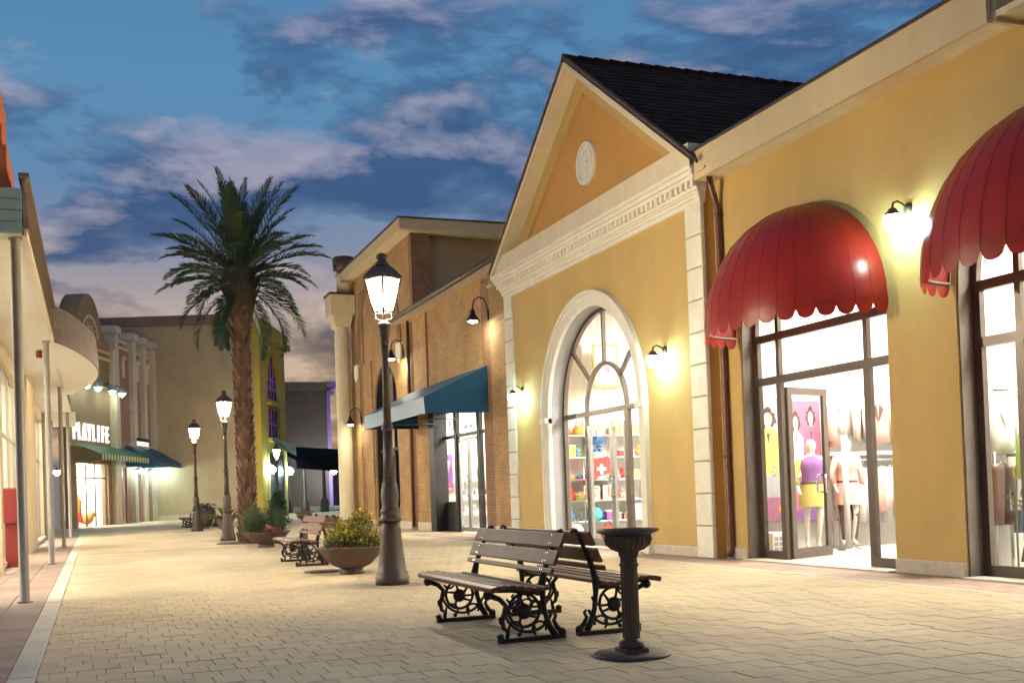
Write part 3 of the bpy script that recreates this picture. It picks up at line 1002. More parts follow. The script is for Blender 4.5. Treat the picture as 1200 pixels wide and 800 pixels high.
# ------------------------------------------------------------------ the brick shop and its tower
def brick_shop():
    X = 9.3
    b = thing('brick_building', 'ochre brick shop with blue awning and a taller brick tower under a flat eave', 'building', (9.3, 32, 0))
    z1 = 6.62
    holes = [(26.15, 30.8, 0, 4.1, False), (34.5, 37.6, 0, 4.05, True)]
    part('wall', wall_arch(X + .06, X + .5, 22.47, 41.0, 9.2, [(26.15, 30.8, 0, 4.1, False), (34.5, 37.6, 0, 4.05, True)]) if False else wall_arch(X + .06, X + .5, 22.47, 32.3, z1, [holes[0]]), 'brick', b)
    part('tower_wall', wall_arch(X + .06, X + .5, 32.302, 41.0, 9.22, [holes[1]]), 'brick', b)
    # projecting piers
    for (a, d, zt) in ((23.6, 25.3, z1 - .12), (30.85, 32.2, z1 - .12), (33.0, 34.3, 5.9), (37.75, 38.9, 5.9), (39.5, 41.0, 5.9)):
        part('pier', MB().box(X, a, .25, X + .1, d, zt), 'brick', b)
        part('pier_base', MB().cbox(X - .03, a - .02, 0, X + .1, d + .02, .25, .012), 'base', b)
    for (a, d, zt) in ((25.3, 26.0, z1 - .15), (32.2, 33.0, z1 - .15), (38.9, 39.5, 8.6)):
        part('dark_brick_strip', MB().box(X + .03, a, .0, X + .1, d, zt), 'brickd', b)
    # low roof eave with gutter
    part('eave', MB().box(X - .30, 22.5, z1 - .02, X + .5, 33.9, z1 + .06), 'base', b)
    part('gutter', MB().tube([(X - .36, 22.5, z1 + .02), (X - .36, 33.9, z1 + .02)], .075, 10), 'lampiron', b)
    part('roof', MB().quad((X - .3, 22.5, z1 + .07), (X - .3, 32.3, z1 + .07), (15, 32.3, z1 + 1.2), (15, 22.5, z1 + 1.2)), 'tile', b)
    # tower side
    part('tower_pier', MB().box(X + .055, 32.29, z1 + .1, 9.95, 32.6, 9.22), 'brickd', b)
    part('tower_side', MB().box(9.95, 32.75, z1 + .1, 16, 33.0, 9.22), 'tan', b)
    part('tower_soffit', MB().box(8.93, 31.95, 9.22, 16, 41.0, 9.26), 'cream', b)
    part('tower_fascia', MB().box(8.90, 31.9, 9.23, 16.2, 41.1, 9.56), 'cream_soft', b)
    part('tower_cap', MB().box(8.86, 31.86, 9.56, 16.2, 41.15, 9.61), 'bronze', b)
    # big blind arch of dark brick with stone springers
    part('dark_brick_arch', arch_ring(X + .02, X + .1, 36.9, 6.0, 2.75, 3.15, 32), 'brickd', b)
    for yy in (33.85, 39.95):
        part('springer', MB().prism([(X - .04, yy - .3, 6.0), (X - .04, yy + .3, 6.0), (X - .04, yy + .3, 5.55), (X - .04, yy, 5.35), (X - .04, yy - .3, 5.55)], (.14, 0, 0)), 'white', b)
    # dark arched opening
    f = MB()
    arch_ring(X + .1, X + .35, 36.05, 4.05, 1.42, 1.55, 24, f)
    for s in (-1, 1):
        f.box(X + .1, 36.05 + s * 1.42, 0, X + .35, 36.05 + s * 1.55, 4.05)
    f.box(X + .2, 34.6, 2.6, X + .3, 37.5, 2.7); f.box(X + .2, 35.5, 0, X + .3, 35.58, 5.3)
    part('arch_frame', f, 'blackframe', b)
    part('arched_pane', arch_pane(X + .28, 36.05, 4.05, 1.5), 'glass', b)
    part('pane', MB().quad((X + .28, 34.6, .1), (X + .28, 37.5, .1), (X + .28, 37.5, 4.05), (X + .28, 34.6, 4.05)), 'glass', b)
    part('dark_backing', MB().quad((X + 1.2, 33.4, 0), (X + 1.2, 38.6, 0), (X + 1.2, 38.6, 6), (X + 1.2, 33.4, 6)), 'greyc', b)
    # shopfront
    xf = X + .28
    fr = MB()
    fr.box(X - .02, 30.3, .0, xf + .1, 30.84, 4.1)
    fr.box(X + .08, 26.12, 3.42, xf + .1, 30.3, 4.1)
    fr.box(xf, 26.12, 2.66, xf + .08, 30.3, 2.76)
    for yy, w in ((29.15, .11), (27.2, .11), (26.2, .06)):
        fr.box(xf - .03, yy - w, 0, xf + .09, yy + w, 3.42)
    part('shopfront_frame', fr, 'blackframe', b)
    part('stall_riser', MB().box(xf + .01, 29.26, 0, xf + .07, 30.3, .85), 'blackframe', b)
    part('stall_riser', MB().box(xf + .01, 26.26, 0, xf + .07, 27.09, .12), 'blackframe', b)
    for (a, d, za, zb) in ((29.26, 30.3, .85, 2.66), (26.26, 27.09, .12, 2.66), (29.26, 30.3, 2.76, 3.42), (27.31, 29.04, 2.76, 3.42), (26.26, 27.09, 2.76, 3.42)):
        part('pane', MB().quad((xf + .04, a, za), (xf + .04, d, za), (xf + .04, d, zb), (xf + .04, a, zb)), 'glass', b)
    d = MB()
    for (a, e) in ((27.33, 28.16), (28.18, 29.02)):
        d.box(xf + .01, a, .03, xf + .07, a + .09, 2.62); d.box(xf + .01, e - .09, .03, xf + .07, e, 2.62)
        d.box(xf + .011, a + .09, .03, xf + .069, e - .09, .15); d.box(xf + .011, a + .09, 2.52, xf + .069, e - .09, 2.62)
    dr = part('door', d, 'alu', b)
    part('glass', MB().quad((xf + .04, 27.4, .15), (xf + .04, 28.95, .15), (xf + .04, 28.95, 2.52), (xf + .04, 27.4, 2.52)), 'glass', dr)
    for s in (-1, 1):
        part('handle', MB().tube([(xf, 28.17 + s * .06, 1.0), (xf - .08, 28.17 + s * .09, 1.0), (xf - .08, 28.17 + s * .09, 1.4), (xf, 28.17 + s * .06, 1.4)], .016, 6), 'steel', dr)
    room(b, X + .52, 14, 25.6, 30.9, 3.6, 3)
    # cream column with block capital, pedestal
    part('column', MB().lathe([(.34, 0), (.34, .3), (.28, .4), (.275, 7.6), (.30, 7.9)], (8.92, 40.6, 0), 20), 'cream', b)
    part('capital', MB().box(8.45, 40.15, 7.95, 9.36, 41.2, 8.7).prism([(8.5, 40.2, 7.95), (9.3, 40.2, 7.95), (9.2, 40.3, 7.5), (8.65, 40.3, 7.5)], (0, .8, 0)), 'cream', b)
    part('capital_slab', MB().box(8.40, 40.1, 8.70, 9.37, 41.25, 8.78), 'bronze', b)
    part('pedestal', MB().lathe([(.32, 0), (.30, .5), (.30, .85)], (9.12, 40.7, 8.78), 16), 'cream', b)
    part('finial_urn', MB().lathe([(.28, 0), (.42, .08), (.44, .5), (.40, .58)], (9.12, 40.7, 9.63), 18), 'bronze', b)
    # little drain pipe on the brick front
    part('drain_pipe', MB().tube([(X - .05, 32.6, 6.5), (X - .05, 32.6, .1)], .05, 8), 'pipe', b)
    # awning
    a = thing('blue_awning', 'blue wedge shaped awning over the brick shop entrance', 'awning', (9.3, 28, 3.1))
    ya, yb, xo = 25.63, 31.95, 7.62
    part('canopy', MB().quad((X, ya, 4.29), (xo, ya, 3.50), (xo, yb, 3.50), (X, yb, 4.29)), 'blue', a)
    for yy in (ya, yb):
        part('side_panel', MB().add([(X, yy, 4.29), (xo, yy, 3.50), (xo + .03, yy, 3.10), (X, yy, 3.10)], [(0, 1, 2, 3)]), 'blue', a)
    part('valance', MB().quad((xo, ya, 3.50), (xo + .03, ya, 3.10), (xo + .03, yb, 3.10), (xo, yb, 3.50)), 'blue', a)
    fr = MB()
    for yy in (ya + .04, 28, 30, yb - .04):
        fr.tube([(X, yy, 4.25), (xo + .03, yy, 3.47), (xo + .06, yy, 3.12), (X, yy, 3.12)], .02, 5)
    fr.tube([(xo + .06, ya, 3.12), (xo + .06, yb, 3.12)], .02, 5)
    part('frame', fr, 'blackframe', a)

    def gooseneck(y, z, label):
        t = thing('gooseneck_lamp', label, 'wall lamp', (X, y, z), 0, 'gooseneck lamps on the brick front')
        part('wall_plate', MB().box(X - .03, y - .04, z + .05, X + .005, y + .04, z + .3), 'blackframe', t)
        part('arm', MB().tube([(X - .02, y, z + .16), (X - .04, y, z + .42), (X - .12, y, z + .58), (X - .26, y, z + .61), (X - .38, y, z + .52), (X - .42, y, z + .34), (X - .42, y, z + .27)], .017, 7), 'blackframe', t)
        part('shade', MB().lathe([(.04, .30), (.055, .26), (.07, .17), (.155, .05), (.18, 0)], (X - .42, y, z), 18), 'blackframe', t)
        part('bulb', MB().lathe([(.06, .05), (.12, .01), (.10, -.02), (.03, -.04)], (X - .42, y, z), 14), 'bell', t)
    gooseneck(25.35, 5.35, 'black gooseneck lamp high on the brick pier next to the gabled shop')
    gooseneck(33.3, 5.4, 'black gooseneck lamp above the far end of the blue awning')
    gooseneck(39.4, 3.75, 'black gooseneck lamp beside the cream column of the brick shop')


brick_shop()


# ------------------------------------------------------------------ the arcade on the left
def arcade():
    b = thing('arcade_building', 'left arcade with cream soffit on slim round posts and brown board fascia', 'building', (-1.7, 25, 0))
    X = -1.65
    zs = 4.4
    # front wall: lit shop windows between pilasters
    wins = [(14.6, 20.4), (20.9, 28.9), (33.2, 40.8)]
    part('wall', wall_arch(X - .3, X, 13.9, 46, zs + 1.0, [(a, d, .12, 4.1, False) for a, d in wins]), 'cream_soft', b)
    for (a, d) in ((29.1, 32.6), (41.0, 42.2), (20.45, 20.85)):
        part('pilaster', MB().box(X + .001, a, 0, X + .16, d, zs - .03), 'cream_soft' if a < 41 else 'pole', b)
    for (a, d) in wins:
        f = MB()
        n = max(2, round((d - a) / 2.0))
        for k in range(n + 1):
            yy = a + (d - a) * k / n
            f.box(X - .17, yy - .03, .12, X - .11, yy + .03, 4.1)
        for z in (.15, 2.7, 4.07):
            f.box(X - .168, a, z - .03, X - .112, d, z + .03)
        part('window_frame', f, 'pole', b)
        for k in range(n):
            part('pane', MB().quad((X - .14, a + (d - a) * k / n + .03, .18), (X - .14, a + (d - a) * (k + 1) / n - .03, .18), (X - .14, a + (d - a) * (k + 1) / n - .03, 4.04), (X - .14, a + (d - a) * k / n + .03, 4.04)), 'glass', b)
        part('sill', MB().box(X - .1, a - .1, .03, X + .06, d + .1, .115), 'base', b)
    room(b, X - .32, -6.5, 14.2, 29.3, 4.3, 5)
    room(b, X - .32, -6.5, 33.0, 41.2, 4.3, 3)
    part('dark_doorway', MB().box(X + .002, 42.4, 0, X + .03, 44.4, 3.2), 'blackframe', b)
    # soffit and fascia
    xe = -.70
    part('soffit', MB().box(X - .2, 14.1, zs, xe, 45, zs + .06), 'soffit', b)
    part('drop_board', MB().box(-1.3, 41, zs - .5, -.55, 41.1, zs + .02), 'soffit', b)
    for k in range(4):
        part('fascia_board', MB().cbox(xe - .02, 14.1, zs + .075 + .15 * k, xe + .05 - .012 * k, 24.4, zs + .217 + .15 * k, .01), 'board', b)
        part('end_board', MB().box(-1.9, 14.04 + .01 * k, zs + .005 + .138 * k, xe - .022, 14.099, zs + .135 + .138 * k), 'celadon', b)
    part('fascia_cap', MB().box(xe - .05, 14.04, zs + .68, xe + .07, 24.4, zs + .73), 'board', b)
    part('lower_edge', MB().box(xe - .02, 14.1, zs - .02, xe + .03, 24.0, zs + .07), 'cream', b)
    # the bulging bay of the canopy
    def bay(y):
        u = (y - 23.2) / 11.2
        return xe + .86 * sin(pi * min(1, max(0, u))) ** .8
    N = 26
    ys = [23.2 + 11.2 * k / N for k in range(N + 1)]
    sf = MB()
    for a, d in zip(ys[:-1], ys[1:]):
        sf.add([(xe - .02, a, zs - .01), (bay(a), a, zs - .01), (bay(d), d, zs - .01), (xe - .02, d, zs - .01)], [(0, 1, 2, 3)])
    part('bay_soffit', sf, 'soffit', b)
    for k in range(5):
        mb = MB()
        for a, d in zip(ys[:-1], ys[1:]):
            o = .03 - .012 * k
            z0, z1 = zs + .0 + .15 * k, zs + .142 + .15 * k
            P = [(bay(a) + o, a, z0), (bay(d) + o, d, z0), (bay(d) + o, d, z1), (bay(a) + o, a, z1), (bay(a) + o - .07, a, z1), (bay(d) + o - .07, d, z1), (bay(a) + o - .07, a, z0), (bay(d) + o - .07, d, z0)]
            mb.add(P, [(0, 1, 2, 3), (3, 2, 5, 4), (0, 6, 7, 1)])
        part('bay_board', mb, 'board', b)
    part('upper_block', MB().box(-3, 14.2, zs + .56, -.84, 15.5, 5.05).box(-3, 14.2, 5.05, -.88, 15.5, 5.5).box(-3, 14.2, 5.5, -.925, 15.5, 5.75).box(-3, 14.2, 5.75, -.955, 15.5, 6.3), 'orange', b)
    part('roof', MB().box(-6, 15.6, zs + .66, xe - .06, 45, zs + .70), 'tandark', b)
    for y in (14.3, 23.2, 32.2, 41.0):
        p = MB().lathe([(.085, 0), (.085, .02), (.058, .03), (.056, zs - .04), (.075, zs - .03), (.075, zs - .005)], (-.815, y, 0), 14)
        part('post', p, 'pole', b)
    k = thing('alarm_box', 'small red alarm box under the arcade soffit', 'alarm', (-.98, 24.5, 4.2))
    part('body', MB().cbox(-1.06, 24.45, 4.24, -.94, 24.6, 4.385, .02), 'redbox', k)
    part('lamp', MB().ball((-1.0, 24.44, 4.3), .03, 8, 5), 'redbox', k)
    k = thing('red_cabinet', 'red cabinet on a narrower red pedestal against the arcade shop window', 'cabinet', (-1.5, 23.1, 0))
    part('pedestal', MB().cbox(-1.62, 22.9, 0, -1.36, 23.3, .85, .02, 'z+'), 'redbox', k)
    part('cabinet', MB().cbox(-1.63, 22.7, .85, -1.32, 23.4, 1.52, .03, 'z+'), 'redbox', k)
    part('slot', MB().box(-1.34, 22.85, 1.18, -1.305, 23.1, 1.24), 'blackframe', k)
    globe_lamp('wall_lamp', -1.47, 42.0, 2.35, 'glowing globe lamp on the last pilaster of the arcade', 'lamps of the arcade', 1)
    # mannequin silhouette is left to the shop windows


arcade()


# ------------------------------------------------------------------ far left shops: local frame, +x towards the street, +y along the front
E1, E2 = Vector((sin(radians(20)), cos(radians(20)), 0)), Vector((cos(radians(20)), -sin(radians(20)), 0))
FO = Vector((3.3, 70, 0))


def fpt(x, y, z=0.0):
    return tuple(FO + E2 * x + E1 * y + Vector((0, 0, z)))


def far_shops():
    b = thing('parapet_shop', 'brown shop with round arched parapet, lit name sign and stepped cream pilasters', 'building', tuple(FO), -radians(20), local=True)
    part('wall', wall_arch(-.4, 0, -13.2, -7.0, 9.4, [(-12.0, -7.5, 0, 3.3, False)]), 'signboard', b)
    part('step_block', MB().box(-.5, -8.6, 9.4, .06, -7.0, 9.95), 'pink', b)
    part('step_block', MB().box(-.5, -13.2, 9.4, .06, -12.6, 9.95), 'pink', b)
    ar = MB().prism([(.1, -10.0 - 1.85 * cos(pi * k / 24), 9.401 + 2.75 * sin(pi * k / 24)) for k in range(25)], (-1.0, 0, 0), True)
    part('arched_parapet', ar, 'signboard', b)
    arch = MB()
    for (ra, rb, x) in ((1.0, 1.15, .16), (.5, .6, .14)):
        arch_ring(.05, x, -10.0, 9.9, ra, rb, 16, arch)
    for k in range(1, 6):
        a = pi * k / 6
        arch.tube([(.12, -10.0 + .55 * cos(a), 9.9 + .55 * sin(a)), (.12, -10.0 + 1.05 * cos(a), 9.9 + 1.05 * sin(a))], .03, 5)
    part('fan_ornament', arch, 'cream_soft', b)
    part('cornice', MB().box(-.1, -13.3, 8.9, .16, -7.0, 9.05).box(-.1, -13.3, 9.3, .12, -7.0, 9.41), 'cream_soft', b)
    part('sign_band', MB().box(-.05, -13.0, 4.1, .08, -7.1, 4.25), 'cream_soft', b)
    part('sign_band', MB().box(-.05, -13.0, 7.4, .08, -7.1, 7.5), 'cream_soft', b)
    # bright pilaster and the finned pink front
    part('pilaster', MB().box(-.3, -6.95, 0, .28, -6.2, 9.6), 'cream', b)
    part('pink_wall', wall_arch(-.3, .02, -6.2, .35, 9.9, [(-5.6, -4.6, 0, 3.2, False), (-3.9, -2.1, 0, 3.2, False), (-1.4, -.5, 0, 3.2, False)]), 'pink', b)
    for y in (-6.45, -3.5, -1.6, .2):
        part('fin', MB().box(-.3, y - .28, 3.3, .30, y + .28, 10.55).box(-.3, y - .25, 0, .22, y + .25, 3.31), 'base', b)
        part('fin_cap', MB().cbox(-.45, y - .4, 10.55, .42, y + .4, 11.0, .06, 'z+'), 'base', b)
    for (a, d) in ((-6.15, -3.8), (-3.2, -1.9), (-1.3, -.1)):
        part('balustrade', MB().box(-.2, a, 9.9, .05, d, 10.05).box(-.2, a, 10.3, .05, d, 10.42), 'cream_soft', b)
        part('string_course', MB().box(-.1, a, 6.3, .07, d, 6.5).box(-.1, a, 7.9, .06, d, 8.0).box(-.1, a, 4.6, .06, d, 4.75), 'pink', b)
        part('wall_ornament', MB().box(.0, (a + d) / 2 - .25, 8.3, .14, (a + d) / 2 + .25, 9.3).ball((.1, (a + d) / 2, 9.4), .2, 10, 6), 'cream_soft', b)
    room(b, -.42, -5, -13.1, -6.9, 3.35, 3)
    room(b, -.32, -4, -6.1, .3, 3.3, 3)
    f = MB()
    for y in (-12.0, -10.4, -9.1, -7.55):
        f.box(-.2, y, 0, -.14, y + .07, 3.3)
    f.box(-.2, -12, 2.5, -.14, -7.5, 2.57)
    for (a, d) in ((-5.6, -4.6), (-3.9, -2.1), (-1.4, -.5)):
        f.box(-.15, a, 0, -.05, a + .09, 3.2); f.box(-.15, d - .09, 0, -.05, d, 3.2)
        f.box(-.15, (a + d) / 2 - .04, 0, -.05, (a + d) / 2 + .04, 3.2)
    part('shopfront_frame', f, 'bronze', b)
    for (x, a, d, z) in ((-.17, -12, -7.5, 3.3), (-.1, -5.55, -4.65, 3.2), (-.1, -3.85, -2.15, 3.2), (-.1, -1.35, -.55, 3.2)):
        part('pane', MB().quad((x, a, .05), (x, d, .05), (x, d, z), (x, a, z)), 'glass', b)
    # lit letters
    sg = thing('shop_sign', 'white lit letters of the shop name on the brown front', 'sign', fpt(0, -10.2, 4.45), -radians(20), local=True)
    word = 'PLAYLIFE'
    for i, ch in enumerate(word):
        cu = bpy.data.curves.new('letter', 'FONT')
        cu.body = ch; cu.size = 1.25; cu.extrude = .05; cu.align_x = 'CENTER'; cu.offset = .012
        tmp = bpy.data.objects.new('tmp', cu); COL.objects.link(tmp)
        dg = bpy.context.evaluated_depsgraph_get()
        me = bpy.data.meshes.new_from_object(tmp.evaluated_get(dg))
        bpy.data.objects.remove(tmp)
        me.materials.clear(); me.materials.append(M['sign'])
        o = link('letter', me, sg)
        o.matrix_local = Matrix.Translation((.12, -2.25 + 4.6 * i / 7, 0)) @ Matrix.Rotation(pi / 2, 4, 'Z') @ Matrix.Rotation(pi / 2, 4, 'X') @ Matrix.Diagonal((.56, 1, 1, 1))
    s2 = thing('shop_sign', 'narrow lit strip sign above the blue awnings', 'sign', fpt(0, -2.5, 4.5), -radians(20), local=True)
    part('panel', MB().box(.25, -1.0, 0, .33, 1.0, .22), 'sign', s2)
    part('top_trim', MB().box(.25, -1.0, .23, .36, 1.0, .42), 'blackframe', s2)
    # spot lights over the sign
    for y, w in ((-12.3, 'first'), (-10.8, 'second'), (-8.7, 'third'), (-7.2, 'fourth')):
        t = thing('spot_lamp', w + ' spot lamp from the left over the lit shop sign', 'spot lamp', fpt(0, y, 7.15), -radians(20), 'spot lamps over the shop sign', local=True)
        part('arm', MB().tube([(0, 0, .2), (.5, 0, .45), (.75, 0, .3)], .03, 6), 'lampiron', t)
        part('hood', MB().lathe([(.08, .35), (.2, .2), (.28, .0)], (.75, 0, 0), 12), 'celadon', t)
        part('bulb', MB().ball((.75, 0, -.03), .16, 10, 6), 'spotb', t)
    # awnings
    g = thing('green_awning', 'green striped awning with white scalloped hem under the lit sign', 'awning', fpt(0, -9.7, 3.5), -radians(20), local=True)
    part('canopy', MB().quad((.1, -2.9, .75), (1.5, -2.9, .15), (1.5, 4.6, .15), (.1, 4.6, .75)), 'green', g)
    n = 34
    for k in range(n):
        y0, y1 = -2.9 + 7.5 * k / n, -2.9 + 7.5 * (k + 1) / n
        pts = [(1.51, y0, .15), (1.51, y1, .15)] + [(1.51, y1 - (y1 - y0) * i / 6, -.05 - .13 * sin(pi * i / 6)) for i in range(7)]
        part('valance', MB().add(pts, [tuple(range(9))]), 'green' if k % 2 else 'cream', g)
    part('frame', MB().tube([(.05, -2.8, -.1), (1.48, -2.8, .12)], .02, 5).tube([(.05, 0, -.1), (1.48, 0, .12)], .02, 5).tube([(.05, 4.5, -.1), (1.48, 4.5, .12)], .02, 5), 'pole', g)
    for i, (a, d, lab) in enumerate(((-5.0, -2.2, 'blue sloping awning next to the green striped awning'), (-2.1, .9, 'dark blue awning ending against the tan end wall'))):
        t = thing('blue_awning', lab, 'awning', fpt(0, (a + d) / 2, 3.2), -radians(20), 'blue awnings of the far shop', local=True)
        h = (d - a) / 2
        part('canopy', MB().quad((.1, -h, 1.25), (1.7, -h, .25), (1.7, h, .25), (.1, h, 1.25)), 'blue', t)
        part('valance', MB().quad((1.7, -h, .25), (1.72, -h, 0), (1.72, h, 0), (1.7, h, .25)), 'blue', t)
        for e in (-h, h):
            part('side_panel', MB().add([(.1, e, 1.25), (1.7, e, .25), (1.72, e, 0), (.1, e, 0)], [(0, 1, 2, 3)]), 'blue', t)
    for y, w in ((-4.1, 'first'), (-1.9, 'second'), (-.2, 'third')):
        t = thing('soffit_lamp', w + ' white lamp from the left under the blue awnings', 'wall lamp', fpt(.7, y, 3.0), -radians(20), 'lamps under the blue awnings', local=True)
        part('fitting', MB().tube([(-.4, 0, .1), (0, 0, .1), (0, 0, 0)], .03, 6), 'lampiron', t)
        part('bulb', MB().ball((0, 0, -.05), .13, 10, 6), 'globe', t)


far_shops()


def tan_hall():
    b = thing('tan_hall', 'large tan rendered hall with blank end wall and lemon yellow lit side', 'building', tuple(FO), -radians(20), local=True)
    L = 6.35
    part('end_wall', MB().box(-4, .42, 0, L - .01, .8, 12.0), 'tan', b)
    part('top_band', MB().box(-4.2, .25, 12.0, L + .15, .9, 12.62), 'tandark', b)
    part('band_moulding', MB().box(-4.1, .34, 11.85, L + .06, .9, 11.99), 'tan', b)
    part('end_base', MB().box(-4, .38, 0, L - .02, .5, .3), 'base', b)
    side = wall_arch(-.35, 0, .0, 8.2, 7.3, [(2.2, 6.0, 5.0, 7.1, False)])
    up = wall_arch(-.35, 0, .0, 8.2, 11.3, [(2.2, 6.0, 7.55, 8.7, True)], zbot=7.301)
    side.add(up.v, up.f)
    mb = MB(); mb.v = [(L - x if False else L + x + .35, y + .43, z) for x, y, z in side.v]; mb.f = side.f; mb.sm = side.sm
    part('side_wall', mb, 'yell', b)
    part('side_cornice', MB().box(L + .0, .26, 11.3, L + .75, 9.0, 11.7).box(L, .42, 11.7, L + .62, 8.6, 12.3), 'yell', b)
    part('window_surround', arch_ring(L + .34, L + .42, 4.53, 8.7, 1.9, 2.1, 20), 'yell', b)
    part('window_glass', MB().box(L + .1, 2.6, 4.9, L + .12, 6.5, 11.0), 'blackframe', b)
    gr = MB()
    for y in (2.7, 3.55, 4.5, 5.4, 6.35):
        gr.box(L + .14, y - .05, 5.0, L + .2, y + .05, 10.2)
    for z in (5.1, 6.0, 7.0, 8.3, 8.9):
        gr.box(L + .135, 2.63, z - .05, L + .195, 6.43, z + .05)
    part('window_bar', gr, 'purple', b)
    for z in (7.1, 4.76):
        part('sill', MB().box(L + .3, 2.4, z, L + .6, 6.7, z + .22), 'yell', b)
    part('dark_entrance', MB().box(L + .33, 2.0, 0, L + .37, 7.5, 4.0), 'blackframe', b)
    part('entrance_frame', MB().box(L + .36, 2.0, 0, L + .45, 2.25, 4.0).box(L + .36, 4.6, 0, L + .45, 4.8, 4.0).box(L + .36, 7.2, 0, L + .45, 7.5, 4.0), 'cream_soft', b)
    for y, lab in ((2.0, 'round white globe lamp on the yellow wall nearest the palm'), (8.2, 'round white globe lamp at the far corner of the yellow wall')):
        p = fpt(L + .6, y, 2.95)
        t = thing('globe_light', lab, 'wall lamp', p, 0, 'globe lamps by the dark canopy', local=True)
        part('globe', MB().ball((0, 0, 0), .25, 12, 8), 'globe', t)
        part('arm', MB().tube([(-.3, .1, .35), (0, 0, .35), (0, 0, .22)], .03, 6), 'lampiron', t)


tan_hall()


def purple_house():
    b = thing('violet_building', 'dark brown building behind the colonnade with its narrow front lit violet', 'building', (16, 88, 0))
    part('side_wall', MB().box(14.1, 88, 0, 17.9, 100, 10.2), 'umber', b)
    part('top_band', MB().box(13.9, 87.8, 9.7, 18.0, 100, 10.45), 'tandark', b)
    fr = wall_arch(0, .3, 88, 96, 6.2, [(90, 93.8, 3.6, 6.0, False)])
    up = wall_arch(0, .3, 88, 96, 10.0, [(90, 93.8, 6.5, 7.4, True)], zbot=6.201)
    fr.add(up.v, up.f)
    mb = MB(); mb.v = [(17.91 + x, y, z) for x, y, z in fr.v]; mb.f = fr.f; mb.sm = fr.sm
    part('front', mb, 'purple', b)
    part('front_cornice', MB().box(17.9, 87.7, 10.0, 18.8, 96, 10.5).box(17.9, 87.6, 9.4, 18.45, 96, 9.7), 'purple', b)
    part('window_glass', MB().box(17.95, 89.9, 3.5, 18.0, 93.9, 9.5), 'blackframe', b)
    part('sill', MB().box(18.2, 89.6, 6.05, 18.6, 94.2, 6.3), 'purple', b)
    fl = thing('flood_lamp', 'small violet flood lamp on the canopy roof washing the narrow front', 'flood lamp', (19.6, 92, 3.6), 0, local=True)
    part('housing', MB().cbox(-.2, -.3, 0, .2, .3, .3, .03, 'z+'), 'blackframe', fl)
    part('lens', MB().quad((-.21, -.26, .05), (-.21, .26, .05), (-.12, .26, .34), (-.12, -.26, .34)), 'violet', fl)
    part('foot', MB().tube([(0, 0, -3.6), (0, 0, 0)], .05, 6), 'lampiron', fl)
    e = thing('background_building', 'low brown building closing the street behind the violet front', 'building', (24, 110, 0))
    part('wall', MB().box(17, 110, 0, 36, 114, 5.2), 'umber', e)
    part('parapet', MB().box(16.8, 109.8, 5.2, 36.2, 114, 5.8), 'tan', e)
    part('lit_window', MB().box(21.5, 109.9, .3, 22.6, 109.98, 2.6), 'room', e)
    # colonnade with its dark fabric roof
    c = thing('colonnade', 'dark fabric canopy on green iron posts in front of the violet building', 'canopy', (15, 82, 0))
    part('canopy', MB().add([(11.6, 77, 4.75), (13.2, 76, 3.7), (20.4, 82, 3.3), (19.0, 84, 4.7), (12.0, 84, 5.2)], [(0, 1, 2, 3, 4)]).prism([(13.2, 76, 3.7), (20.4, 82, 3.3), (20.4, 82, 2.75), (13.2, 76, 3.15)], (-.1, .12, 0)), 'dark', c)
    part('canopy', MB().quad((10.2, 66, 4.8), (11.4, 65.6, 4.2), (13.2, 75.8, 4.0), (11.6, 77, 4.9)), 'dark', c)
    for (px, py) in ((13.3, 80.5), (13.9, 77.0), (15.9, 80.0)):
        part('post', MB().lathe([(.34, 0), (.34, .1), (.30, .8), (.15, 1.0), (.12, 3.2), (.2, 3.5), (.32, 3.7)], (px, py, 0), 10), 'lampiron', c)
    part('beam', MB().tube([(13.3, 77, 3.65), (16.4, 80.2, 3.4)], .1, 6), 'purple', c)
    part('step', MB().box(12.5, 82, 0, 20, 86, .17).box(13, 84, .17, 20, 86.5, .34), 'base', c)
    for x, y, z, lab in ((18.6, 84, 3.3, 'small round lamp glowing under the far right end of the dark canopy'), (17.9, 86, 3.1, 'round lamp glowing beside the violet front')):
        t = thing('globe_light', lab, 'wall lamp', (x, y, z), 0, 'globe lamps by the dark canopy', local=True)
        part('globe', MB().ball((0, 0, 0), .24, 10, 6), 'globe', t)
        part('arm', MB().tube([(0, .25, .3), (0, 0, .3), (0, 0, .2)], .03, 5), 'lampiron', t)


purple_house()


